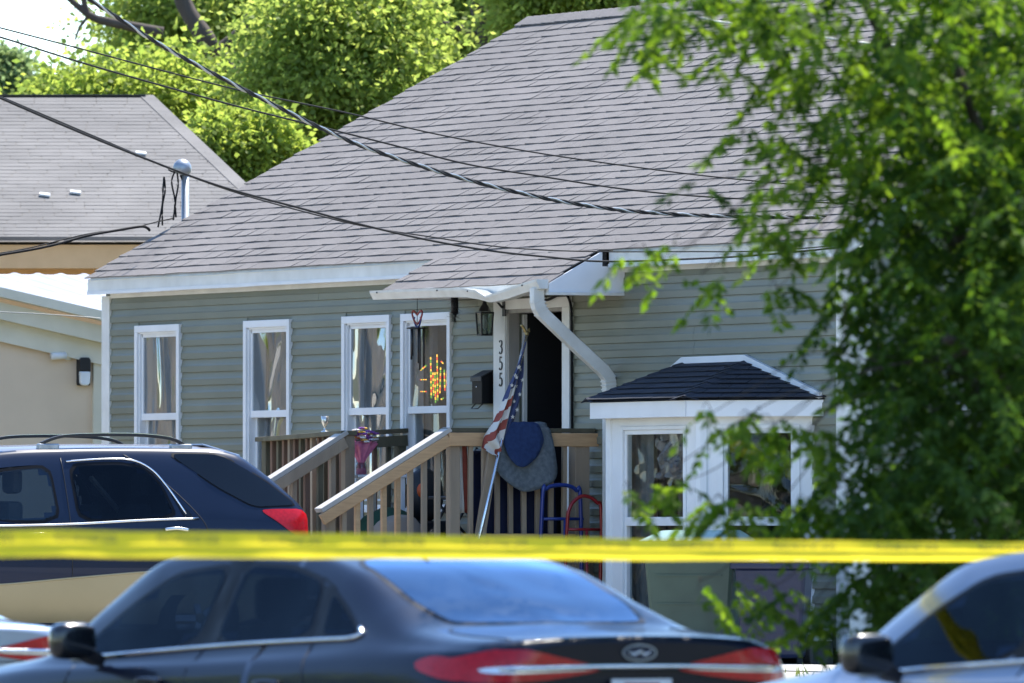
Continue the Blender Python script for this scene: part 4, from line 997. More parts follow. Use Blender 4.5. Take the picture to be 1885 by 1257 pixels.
# side table with flowers, goblet on the rail, chair and bags
tb = thing('side_table', 'small white side table on the porch under the flowers', 'table', (-1.42, -.95, DK))
t = MB(); t.box(-1.75, -1.09, -1.18, -.72, 2.045, 2.07); t.obj('table_top', 'white_vinyl', tb, bevel=.006)
for a in (-1.71, -1.13):
    for b in (-1.14, -.76): t = MB(); t.box(a - .018, a + .018, b - .018, b + .018, DK, 2.045); t.obj('leg', 'white_vinyl', tb)
fr = thing('flower_bouquet', 'bouquet of purple and white flowers in pink paper on the side table', 'bouquet', (-1.42, -1.0, 2.07))
t = MB(); t.lathe([(.035, 0), (.045, .01), (.04, .05), (.026, .10), (.055, .16), (.09, .215), (.128, .27), (.12, .268), (.08, .20), (.022, .11), (.0, .10)], (-1.42, -1.0, 2.07), 40)
t.v = [(-1.42 + (a + 1.42) * (1 + .16 * math.sin(9 * math.atan2(b + 1.0, a + 1.42)) * min(1, max(0, (c - 2.16) * 9))), -1.0 + (b + 1.0) * (1 + .16 * math.sin(9 * math.atan2(b + 1.0, a + 1.42)) * min(1, max(0, (c - 2.16) * 9))), c + .012 * math.sin(5 * math.atan2(b + 1.0, a + 1.42)) * min(1, max(0, (c - 2.2) * 9))) for a, b, c in t.v]; t.obj('wrap', 'pink_paper', fr)
t = MB(); t.lathe([(.035, 0), (.046, .0), (.048, .06), (.040, .10), (.036, .10), (.04, .06), (.034, .01)], (-1.42, -1.0, 2.071), 14); t.obj('vase', 'lantern_glass', fr)
rg = random.Random(9)
for k in range(56):
    a = rg.uniform(0, 6.28); q = .115 * math.sqrt(rg.random()); c = (-1.42 + q * math.cos(a) * 1.1, -1.0 + q * math.sin(a) * 1.1, 2.335 + rg.uniform(0, .075) + .05 * (1 - (q / .115) ** 2)); t = MB()
    for j in range(5): b = j * 1.257 + k; t.ball((c[0] + .015 * math.cos(b), c[1] + .015 * math.sin(b), c[2]), .014, (1, 1, .6), 6, 4)
    t.ball((c[0], c[1], c[2] + .005), .007, n=5, m=3); t.obj('flower', ('petal_purple', 'petal_white', 'petal_purple', 'petal_white', 'petal_yellow')[k % 5] if k % 7 else 'petal_yellow', fr)
t = MB(); t.lathe([(.0, 0), (.036, 0), (.034, .008), (.010, .018), (.007, .045), (.016, .055), (.028, .085), (.033, .135), (.030, .135), (.022, .08), (.0, .06)], (-1.49, -1.30, RT_ + .022), 16)
single(t, 'goblet', 'foil', 'small silver goblet standing on the porch railing', 'goblet', (-1.49, -1.30, RT_ + .022))
ch = thing('porch_chair', 'black folding chair standing on the porch behind the balusters', 'chair', (-.35, -.55, DK))
t = MB(); t.box(-.58, -.14, -.78, -.36, DK + .44, DK + .47); t.obj('seat', 'black_plastic', ch, bevel=.01)
t = MB(); t.box(-.58, -.14, -.36, -.32, DK + .60, DK + .86); t.obj('backrest', 'black_plastic', ch, bevel=.012)
for a in (-.56, -.16):
    t = MB(); t.tube([(a, -.85, DK), (a, -.34, DK + .87)], .012, 7); t.obj('leg', 'black_metal', ch); t = MB(); t.tube([(a + .02, -.30, DK), (a + .02, -.74, DK + .45)], .012, 7); t.obj('leg', 'black_metal', ch)
bp = thing('backpack', 'black rounded pack with an orange patch on the porch by the window', 'bag', (-1.15, -.55, DK))
t = MB(); t.ball((-1.15, -.55, DK + .48), .2, (.62, .85, 1.15), 14, 10); t.obj('body', 'black_plastic', bp)
t = MB(); t.ball((-1.045, -.62, DK + .52), .055, (.4, .8, 1.1), 10, 8); t.obj('patch', 'orange_plastic', bp)
t = MB(); t.box(-1.3, -1.0, -.72, -.38, DK, DK + .27); t.obj('base', 'black_plastic', bp, bevel=.02)
def bag(name, m, label, c, r_, sq, seed):
    t = MB(); t.ball(c, r_, sq, 18, 12); t.v = [(a + .05 * noise.noise(Vector((a * 7, b * 7, cc * 7 + seed))), b + .05 * noise.noise(Vector((a * 7 + 9, b * 7, cc * 7 + seed))), max(cc, DK)) for a, b, cc in t.v]
    single(t, name, m, label, 'bag', (c[0], c[1], DK))
bag('tan_sack', 'tan_cloth', 'slumped tan cloth sack on the porch floor behind the stair rail', (-.55, -1.05, DK + .10), .22, (1, 1.1, 1.0), 1)
bag('green_sack', 'green_cloth', 'dark green plastic sack on the porch floor below the window', (-1.0, -.95, DK + .12), .26, (1, 1.1, 1.0), 4)
# beaded window sign: letters built of dashes, seen reversed in the right-hand window
sg = thing('window_sign', 'reversed letters of red, yellow and green dashes in the right window', 'sign', (-2.25, .03, 2.85))
def dash(p, q, k, n=None):
    p = Vector((p[0], 0, p[1])); q = Vector((q[0], 0, q[1])); n = n or max(2, int((q - p).length / .024)); 
    for i in range(n):
        a = p.lerp(q, (i + .08) / n); b = p.lerp(q, (i + .92) / n); t = MB(); o = Vector((-2.33, .045, 2.88)); a = Vector((a.x * .72, 0, a.z)); b = Vector((b.x * .72, 0, b.z))
        t.beam(o + a, o + b, .009, .009, (0, 1, 0)); t.obj('dash', ('sign_red', 'sign_yellow', 'sign_green', 'sign_yellow')[(i + k) % 4], sg)
X0 = -.27
for z, e in ((.10, .02), (0.0, 0), (-.10, .0)): dash((X0, z - e), (X0 + .16, z + e), int(z * 10))
for x, zt, zb in ((.01, .19, -.16), (.075, .06, -.14), (.13, .06, -.2), (.19, .21, -.18)): dash((x, zt), (x + .02, zb), int(x * 100))
dash((.29, .10), (.27, -.12), 1); dash((.39, .08), (.41, -.1), 2); dash((.30, .15), (.36, .13), 0); dash((.30, -.17), (.37, -.16), 1)
dash((.47, .07), (.46, -.06), 0); dash((.48, -.12), (.57, -.11), 2)
# things seen behind the second window
hp = thing('hanging_bag', 'maroon bag with yellow straps behind the second window', 'bag', (-5.42, .18, 2.0))
t = MB(); t.ball((-5.42, .20, 2.42), .24, (.75, .3, 1.1), 14, 10); t.obj('body', 'maroon', hp)
for sgn in (-1, 1): t = MB(); t.tube(catmull([(-5.42 + sgn * .12, .13, 2.62), (-5.42 + sgn * .24, .12, 2.5), (-5.42 + sgn * .26, .12, 2.2), (-5.42 + sgn * .24, .12, 1.95)], 6), .018, 6); t.obj('strap', 'yellow_plastic', hp)
# ------------------------------------------------------------------ inside the bay
t = MB(); P = [[(2.78 + .45 * j / 16, -.52 + .03 * math.sin(j * 1.5), z) for j in range(17)] for z in (.85, 1.7, 2.45)]; t.grid(P); single(t, 'bay_curtain', 'curtain', 'pale green curtain at the left edge of the bay front pane', 'curtain', (2.8, -.52, .85))
bx = thing('box_stack', 'brown cardboard boxes piled behind the bay front pane', 'boxes', (3.7, -.3, .83))
mat('cardboard', (0.16, 0.11, 0.075), 0.9, (0.12, 0.08, 0.055), 6)
for q in ((3.35, 3.85, -.50, -.1, .83, 1.45), (3.4, 4.1, -.42, .1, 1.455, 1.95), (3.55, 4.0, -.35, .1, 1.955, 2.25)): t = MB(); t.box(*q); t.obj('box', 'cardboard', bx, bevel=.01)
t = MB(); P = [[(3.30 + .75 * i / 26, -.53 + .07 * noise.noise(Vector((i * .45, j * .5, 1.7))), 2.02 + .42 * j / 16 + .06 * noise.noise(Vector((i * .5, j * .4, 7.7)))) for i in range(27)] for j in range(17)]  # crumpled sheet imitates whitish reflections at the top of the pane
t.grid(P, False); mat('reflect_grey', (0.36, 0.34, 0.36), 0.25, (0.10, 0.09, 0.09), 9, 1.0)
single(t, 'reflection_sheet', 'reflect_grey', 'crumpled grey sheet imitating pale reflections above the boxes in the bay', 'plastic', (3.7, -.5, 2.0), solid=.002)
mat('yellow_tape', (0.85, 0.70, 0.03), 0.45, (0.75, 0.60, 0.02), 8)
t = MB(); a0 = Vector(XR(.02, -.30, 2.36)); a1 = Vector(XR(.86, -.34, 1.93)); P = []  # solid yellow strip imitates the barrier tape mirrored in the pane
for i in range(15):
    k = i / 14; p = a0.lerp(a1, k); w = .085 * (1 - .55 * k); P.append([(p.x, p.y, p.z + w), (p.x, p.y + .012 * math.sin(i * 1.9), p.z + w * .3), (p.x, p.y - .01, p.z - w * .4), (p.x, p.y + .01, p.z - w)])
t.grid(P); single(t, 'mirrored_tape', 'yellow_tape', 'yellow strip imitating the barrier tape streamer sloping across the right bay pane', 'reflection', tuple(a0.lerp(a1, .5)), solid=.003)
def person():
    # solid seated figure standing in for one reflected in the right-hand pane
    base = XR(.50, -.27, .84); r = thing('person', 'seated stand-in for a reflected person with dark hair, sunglasses and black jacket', 'person', tuple(base))
    face = Vector((-0.62, -0.78, 0)).normalized(); sidev = Vector((face.y, -face.x, 0))
    ox, oy, oz = base; HZ = 2.07
    def W(f, s_, z): return Vector((ox, oy, 0)) + face * f + sidev * s_ + Vector((0, 0, z))
    ed = []; rad = []; vs_ = []
    def v(p, q): vs_.append(tuple(p)); rad.append(q); return len(vs_) - 1
    pel = v(W(-.04, 0, 1.32), .14); ab = v(W(-.02, 0, 1.48), .125); ches = v(W(-.01, 0, 1.66), .145); nk = v(W(.0, 0, 1.83), .065); hd = v(W(.02, 0, 1.91), .05)
    ed += [(pel, ab), (ab, ches), (ches, nk), (nk, hd)]
    for sg in (-1, 1):
        kn = v(W(.30, sg * .12, 1.30), .07); an = v(W(.27, sg * .12, .94), .045); to = v(W(.38, sg * .13, .885), .038); ed += [(pel, kn), (kn, an), (an, to)]
        sh = v(W(-.01, sg * .18, 1.75), .062); el = v(W(.03, sg * .21, 1.48), .046); wr = v(W(.22, sg * .13, 1.43), .032); ed += [(ches, sh), (sh, el), (el, wr)]
    me = bpy.data.meshes.new('body'); off = OFF[r.name]; me.from_pydata([tuple(p[i] - off[i] for i in range(3)) for p in vs_], ed, []); o = bpy.data.objects.new('body', me); COL.objects.link(o); o.parent = r; OFF[o.name] = off
    m = o.modifiers.new('skin', 'SKIN'); m.use_smooth_shade = True
    for i, q in enumerate(rad): me.skin_vertices[0].data[i].radius = (q, q)
    me.skin_vertices[0].data[pel].use_root = True
    m = o.modifiers.new('sub', 'SUBSURF'); m.levels = 2; m.render_levels = 2; me.materials.append(MATS['coat_black'])
    # head: profile-shaped rings
    tilt = .22; mb = MB(); hc = W(.045, 0, HZ); rows = [(-.115, .02, .03, .02), (-.10, .045, .045, .03), (-.075, .05, .066, .04), (-.045, .035, .082, .055), (-.015, .02, .092, .066), (.02, .01, .098, .072), (.055, .0, .096, .074), (.09, -.012, .082, .064), (.115, -.02, .05, .042), (.125, -.02, .012, .01)]
    nn = 18; P = []
    for dz, fo, rf_, rs in rows:
        row = []
        for k in range(nn + 1):
            a = 6.28318 * k / nn; c, s_ = math.cos(a), math.sin(a); ex = 0
            if c > .93: ex = {-.045: .012, -.015: .026, .02: .010, -.075: .006}.get(dz, 0)
            f = fo + rf_ * c + ex - dz * 0; x = f + dz * tilt * -1; row.append(hc + face * x + sidev * (rs * s_) + Vector((0, 0, dz - f * tilt)))
        P.append(row)
    mb.grid(P); hd_ = mb.obj('head', 'skin', r, fix=True)
    mb = MB(); mb.tube([W(.0, 0, HZ - .22), W(.03, 0, HZ - .08)], [.05, .046], 10); mb.obj('neck', 'skin', r)
    mb = MB(); e = hc + face * .085 + Vector((0, 0, -.008))
    for sg in (-1, 1): mb.ball(tuple(e + sidev * (sg * .034)), .026, (1, 1, .8), 10, 6)
    for sg in (-1, 1): mb.beam(e + sidev * (sg * .06), e - face * .10 + sidev * (sg * .073) + Vector((0, 0, .02)), .004, .006)
    mb.obj('sunglasses', 'black_plastic', r)
    mb = MB(); rg = random.Random(11)
    for k in range(60):
        a = rg.uniform(1.1, 5.18); top = hc + face * (.07 * math.cos(a) - .02) + sidev * (.066 * math.sin(a)) + Vector((0, 0, .09 + .02 * rg.random()))
        mid = hc + face * (.105 * math.cos(a) - .03) + sidev * (.09 * math.sin(a)) + Vector((0, 0, .0)); lo = hc + face * (.11 * math.cos(a) - .05) + sidev * (.10 * math.sin(a)) + Vector((0, 0, -.20 - .1 * rg.random()))
        mb.tube(catmull([hc + face * (.02 * math.cos(a)) + Vector((0, 0, .128)), top, mid, lo], 3), [.022] * 8 + [.010, .004], 5)
    mb.obj('hair', 'hair_dark', r)
    for sg in (-1, 1):                           # hands: palm and five bent fingers
        p = W(.22, sg * .13, 1.43); d = (face * .8 + Vector((0, 0, -.35))).normalized(); q = sidev; u_ = d.cross(q)
        mb = MB(); mb.tube([p, p + d * .04, p + d * .085], [.024, .034, .030], 8)
        for k in range(4):
            b0 = p + d * .075 + q * ((k - 1.5) * .017); L = (.062, .072, .068, .052)[k]; mb.tube([b0, b0 + d * L * .45, b0 + d * L * .75 - u_ * .012, b0 + d * L * .85 - u_ * .03], [.0085, .008, .0075, .006], 6)
        tq = q * (-sg); b0 = p + d * .03 + tq * .028; mb.tube([b0, b0 + d * .03 + tq * .02, b0 + d * .055 + tq * .018], [.011, .0095, .007], 6); mb.obj('hand', 'skin', r)
person()
st_ = XR(.50, -.27, .84); sf = Vector((-.62, -.78, 0)); sx, sy_ = st_[0] - sf.x * .04, st_[1] - sf.y * .04
stl = thing('stool', 'plain wooden stool added under the seated stand-in figure in the bay', 'stool', (sx, sy_, .83))
t = MB(); t.lathe([(0, 1.15), (.16, 1.15), (.165, 1.165), (.16, 1.185), (0, 1.185)], (sx, sy_, 0), 18); t.obj('seat', 'wood_old', stl)
for a in range(4): t = MB(); t.tube([(sx + .15 * math.cos(a * 1.57), sy_ + .15 * math.sin(a * 1.57), .83), (sx + .11 * math.cos(a * 1.57), sy_ + .11 * math.sin(a * 1.57), 1.15)], .014, 8); t.obj('leg', 'wood_old', stl)
# ------------------------------------------------------------------ wheeled rubbish carts in front of the bay
def cart(name, mb_, ml, label, c, rot, w, d, h, txt=False):
    r = thing(name, label, 'rubbish cart', (c[0], c[1], LOT)); r.rotation_euler = (0, 0, rot)
    OFF[r.name] = (0, 0, 0); t = MB(); k = .82
    b = [(-w / 2 * k, -d / 2 * k), (w / 2 * k, -d / 2 * k), (w / 2 * k, d / 2 * k), (-w / 2 * k, d / 2 * k)]; tp = [(x / k, y / k) for x, y in b]
    t.add([(x, y, .06) for x, y in b] + [(x, y, h - .1) for x, y in tp], [(3, 2, 1, 0), (4, 5, 6, 7), (0, 1, 5, 4), (1, 2, 6, 5), (2, 3, 7, 6), (3, 0, 4, 7)]); t.obj('body', mb_, r, bevel=.03)
    t = MB(); t.box(-w / 2 - .03, w / 2 + .03, -d / 2 - .03, d / 2 + .03, h - .115, h - .065); t.obj('rim', mb_, r, bevel=.012)
    t = MB(); a, e = w / 2 + .035, d / 2 + .035
    t.add([(-a, -e, h - .063), (a, -e, h - .063), (a, e, h - .063), (-a, e, h - .063), (-a * .62, -e * .55, h + .02), (a * .62, -e * .55, h + .02), (a * .7, e * .7, h + .025), (-a * .7, e * .7, h + .025)], [(3, 2, 1, 0), (4, 5, 6, 7), (0, 1, 5, 4), (1, 2, 6, 5), (2, 3, 7, 6), (3, 0, 4, 7)]); t.obj('lid', ml, r, bevel=.012)
    t = MB(); t.tube([(-w * .35, d / 2 + .02, h - .1), (-w * .35, d / 2 + .1, h - .08), (w * .35, d / 2 + .1, h - .08), (w * .35, d / 2 + .02, h - .1)], .014, 7); t.obj('handle', mb_, r)
    for sg in (-1, 1):
        t = MB(); n = 18; t.sweep([(sg * w * .42 - .03, d / 2 - .02, .12), (sg * w * .42 + .03, d / 2 - .02, .12)], [(.12 * math.cos(6.283 * q / n), .12 * math.sin(6.283 * q / n)) for q in range(n)]); t.obj('wheel', 'rubber', r, bevel=.012)
    for q in range(3): t = MB(); t.box(-w * .36, w * .36, -d / 2 * (.86 + .045 * q) - .012, -d / 2 * (.84 + .045 * q), .25 + q * .22, .262 + q * .22); t.obj('rib', mb_, r)
    return r
cart('rubbish_cart', 'cart_green', 'sunlit_lid', 'green wheeled rubbish cart, its lid painted pale for sun glare, in front of the bay', (5.42, -1.22), R(-12), .72, .78, 1.02)
cart('rubbish_cart', 'cart_blue', 'cart_blue', 'dark blue rubbish cart behind the green one by the bay corner', (6.30, -1.0), R(-8), .55, .55, .86)
t = MB(); t.box(4.98, 5.38, -.20, -.04, .74, .84); t.box(5.0, 5.36, -.16, -.02, LOT, .738, 1); single(t, 'meter_box', ['white_vinyl', 'foundation'], 'small white capped grey box at the foot of the house corner', 'box', (5.2, -.1, LOT), bevel=.004)
# ================================================================== vehicles
def pchip(xs, ys, xq):
    xs = np.asarray(xs, float); ys = np.asarray(ys, float); h = np.diff(xs); dl = (ys[1:] - ys[:-1]) / h[:, None] if ys.ndim > 1 else np.diff(ys) / h
    n = len(xs); d = np.zeros_like(ys)
    for i in range(1, n - 1):
        a, b = dl[i - 1], dl[i]; w1 = 2 * h[i] + h[i - 1]; w2 = h[i] + 2 * h[i - 1]
        with np.errstate(divide='ignore', invalid='ignore'): m = (w1 + w2) / (w1 / a + w2 / b)
        d[i] = np.where(a * b > 0, m, 0)
    d[0] = dl[0]; d[-1] = dl[-1]
    k = np.clip(np.searchsorted(xs, xq) - 1, 0, n - 2); t = (xq - xs[k]) / h[k]; hk = h[k]
    if ys.ndim > 1: t = t[:, None]; hk = hk[:, None]
    return (2 * t ** 3 - 3 * t ** 2 + 1) * ys[k] + (t ** 3 - 2 * t ** 2 + t) * hk * d[k] + (-2 * t ** 3 + 3 * t ** 2) * ys[k + 1] + (t ** 3 - t ** 2) * hk * d[k + 1]
class Loft:
    """closed car body from stations (x, [(y, z) x 9]) from tail to nose; car frame x forwards, y left, z up"""
    def __init__(s, st, dx=0.035, kp=5):
        xs = np.array([q[0] for q in st]); Y = np.array([[p for yz in q[1] for p in yz] for q in st], float)
        xq = np.unique(np.concatenate([np.arange(xs[0], xs[-1], dx), [xs[-1]], xs])); G = pchip(xs, Y, xq).reshape(len(xq), -1, 2)
        rows = []
        for x, pr in zip(xq, G):
            c = catmull([(0, y, z) for y, z in pr], kp); L = [(x, max(p.y, 0), p.z) for p in c]; rows.append(L + [(x, -p[1], p[2]) for p in L[-2::-1]])
        s.rows = rows; nr, nc = len(rows), len(rows[0]); s.nc = nc; s.V = [p for r_ in rows for p in r_]
        s.Fc = [(i * nc + j, i * nc + j + 1, (i + 1) * nc + j + 1, (i + 1) * nc + j) for i in range(nr - 1) for j in range(nc - 1)]
        s.caps = [tuple(range(nc - 1, -1, -1)), tuple((nr - 1) * nc + j for j in range(nc))]
        s.under = [(i * nc, (i + 1) * nc, (i + 1) * nc + nc - 1, i * nc + nc - 1) for i in range(nr - 1)]
        s.bvh = BVHTree.FromPolygons([Vector(v) for v in s.V], s.Fc + s.caps); s.holes = []
    def hit(s, o, d):
        h = s.bvh.ray_cast(Vector(o), Vector(d)); return (h[0], h[1]) if h[0] else (None, None)
    def frame(s, side):
        if side == 'L': return lambda a, b: ((a, 3, b), (0, -1, 0))
        if side == 'R': return lambda a, b: ((a, -3, b), (0, 1, 0))
        if side == 'B': return lambda a, b: ((-3, a, b), (1, 0, 0))
        if side == 'T': return lambda a, b: ((a, b, 4), (0, 0, -1))
        if side == 'F': return lambda a, b: ((9, a, b), (-1, 0, 0))
        if side == 'BL': return lambda a, b: ((-2 + a * .6, 2.6 + a * .8, b), (.8 * 1, -.6, 0))
    def proj(s, side, a, b, off):
        o, d = s.frame(side)(a, b); p, n = s.hit(o, d)
        if p is None: return None
        if n.dot(Vector(d)) > 0: n = -n
        return p + n * off
    def patch(s, side, poly, off=.004, step=.05, hole=None):
        vv, tr = tri_poly(poly, step, hole); P = [s.proj(side, a, b, off) for a, b in vv]; mb = MB()
        ok = {}; vs_ = []
        for i, p in enumerate(P):
            if p is not None: ok[i] = len(vs_); vs_.append(p)
        mb.add(vs_, [tuple(ok[i] for i in f) for f in tr if all(i in ok for i in f)], True); return mb
    def line(s, side, pts, r, off=.0, k=5, n=6, sc=None):
        c = catmull([(a, b, 0) for a, b in pts], k); P = [s.proj(side, p.x, p.y, off) for p in c]; P = [p for p in P if p is not None]; mb = MB()
        if len(P) > 1: mb.tube(P, r, n)
        return mb
    def body(s, name, m, parent, cuts=(), mifn=None, mats=None):
        """the shell, with window openings cut away"""
        keep = []
        inner = [(sd, shrink(p, .026)) for sd, p in cuts]
        for f in s.Fc:
            c = sum((Vector(s.V[i]) for i in f), Vector()) / 4; n = (Vector(s.V[f[1]]) - Vector(s.V[f[0]])).cross(Vector(s.V[f[3]]) - Vector(s.V[f[0]])); drop = False
            for sd, p in inner:
                if sd == 'L' and c.y < 0.3: continue
                if sd == 'R' and c.y > -.3: continue
                q = (c.x, c.z) if sd in 'LR' else ((c.y, c.z) if sd in 'BF' else (c.x, c.y))
                if sd == 'T' and c.z < s.zmin: continue
                if inside(q, p): drop = True; break
            if not drop: keep.append(f)
        mb = MB(); mb.v = [tuple(v) for v in s.V]; mb.f = keep + s.caps + s.under; mb.sm = [True] * len(keep) + [False] * (len(s.caps) + len(s.under))
        mb.mi = [mifn(sum((Vector(s.V[i]) for i in f), Vector()) / len(f)) if mifn else 0 for f in mb.f]
        return mb.obj(name, mats or m, parent, fix=True)
def wheel(parent, x, y, r_, w=.22):
    sg = 1 if y > 0 else -1; mb = MB(); n = 28
    prof = [(r_ * .66, -w / 2), (r_ * .93, -w / 2), (r_, -w / 2 + .03), (r_, w / 2 - .03), (r_ * .93, w / 2), (r_ * .66, w / 2)]
    P = [[(x + q * math.cos(6.28318 * k / n), y + t, r_ + q * math.sin(6.28318 * k / n)) for q, t in prof] for k in range(n + 1)]; mb.grid(P)
    o = mb.obj('wheel', 'tyre', parent, fix=True)
    mb = MB(); yo = y + sg * (w / 2 - .025)
    mb.sweep([(x, y - .02 * sg, r_), (x, y + .01 * sg, r_)], [(r_ * .67 * math.cos(6.28318 * k / n), r_ * .67 * math.sin(6.28318 * k / n)) for k in range(n)], smooth=False)
    for k in range(5):
        a = k * 1.25664; mb.beam((x + .04 * math.cos(a), yo, r_ + .04 * math.sin(a)), (x + r_ * .65 * math.cos(a), yo, r_ + r_ * .65 * math.sin(a)), .05, .02, (-math.sin(a), 0, math.cos(a)))
    mb.obj('rim', 'galvanised', o, fix=True); return o
def sbox(mb, c, e=.55):
    out = []                                     # squares off a ball into a rounded block
    rx = max(abs(v[0] - c[0]) for v in mb.v); ry = max(abs(v[1] - c[1]) for v in mb.v); rz = max(abs(v[2] - c[2]) for v in mb.v)
    for v in mb.v: out.append(tuple(c[i] + q * math.copysign(min(1, abs((v[i] - c[i]) / q)) ** e, v[i] - c[i]) for i, q in enumerate((rx, ry, rz))))
    mb.v = out
def seat(parent, x, y, z):
    mb = MB(); mb.box(x - .08, x + .06, y - .23, y + .23, z, z + .52); o = mb.obj('seat', 'seat_fabric', parent, bevel=.04)
    mb = MB(); mb.box(x - .12, x - .02, y - .13, y + .13, z + .58, z + .78); mb.obj('headrest', 'seat_fabric', o, bevel=.045); return o
def glaze(L, root, side, poly, gl, name='window', rim=.03, rm='trim_black'):
    p = chaikin(poly, 2, .13); hole = chaikin(shrink(poly, rim), 2, .13)
    o = L.patch(side, p, .002, .06, hole).obj('window_trim', rm, root)
    L.patch(side, chaikin(shrink(poly, rim * .75), 2, .13), .0045, .06).obj(name, gl, o if False else root)
# ------------------------------------------------------------------ sedan
SED = [
 (0.00, [(.55, .36), (.62, .44), (.66, .60), (.66, .80), (.64, .95), (.60, 1.00), (.50, 1.035), (.30, 1.052), (0, 1.058)]),
 (0.03, [(.66, .32), (.72, .42), (.755, .60), (.755, .81), (.72, .975), (.68, 1.02), (.58, 1.058), (.35, 1.077), (0, 1.083)]),
 (0.12, [(.74, .27), (.82, .40), (.85, .61), (.845, .82), (.80, .985), (.755, 1.03), (.65, 1.067), (.40, 1.086), (0, 1.093)]),
 (0.32, [(.79, .24), (.88, .38), (.905, .62), (.89, .84), (.845, .985), (.79, 1.035), (.68, 1.075), (.41, 1.095), (0, 1.103)]),
 (0.62, [(.80, .22), (.895, .36), (.92, .62), (.905, .83), (.865, .978), (.80, 1.045), (.70, 1.100), (.43, 1.118), (0, 1.126)]),
 (0.95, [(.80, .21), (.90, .36), (.925, .62), (.912, .83), (.873, .97), (.79, 1.07), (.675, 1.195), (.45, 1.235), (0, 1.248)]),
 (1.35, [(.80, .20), (.90, .35), (.925, .62), (.912, .83), (.876, .96), (.785, 1.06), (.63, 1.325), (.46, 1.372), (0, 1.388)]),
 (1.75, [(.80, .20), (.90, .35), (.925, .62), (.912, .82), (.876, .95), (.785, 1.045), (.605, 1.385), (.46, 1.435), (0, 1.452)]),
 (2.35, [(.80, .20), (.90, .35), (.925, .62), (.912, .81), (.876, .935), (.79, 1.02), (.605, 1.405), (.47, 1.460), (0, 1.478)]),
 (2.90, [(.80, .20), (.90, .35), (.925, .61), (.91, .80), (.876, .92), (.80, 1.0), (.615, 1.365), (.48, 1.418), (0, 1.440)]),
 (3.30, [(.80, .20), (.90, .35), (.925, .60), (.91, .79), (.876, .905), (.805, .97), (.665, 1.19), (.52, 1.245), (0, 1.280)]),
 (3.72, [(.80, .20), (.90, .35), (.925, .59), (.91, .77), (.872, .885), (.81, .93), (.72, .972), (.52, 1.018), (0, 1.045)]),
 (4.30, [(.78, .20), (.885, .34), (.91, .56), (.89, .72), (.85, .82), (.78, .87), (.68, .905), (.45, .928), (0, .94)]),
 (4.68, [(.66, .20), (.77, .32), (.80, .50), (.78, .63), (.72, .71), (.66, .76), (.56, .79), (.38, .815), (0, .825)]),
 (4.84, [(.48, .22), (.56, .32), (.60, .46), (.58, .56), (.54, .62), (.50, .65), (.42, .67), (.28, .69), (0, .695)])]
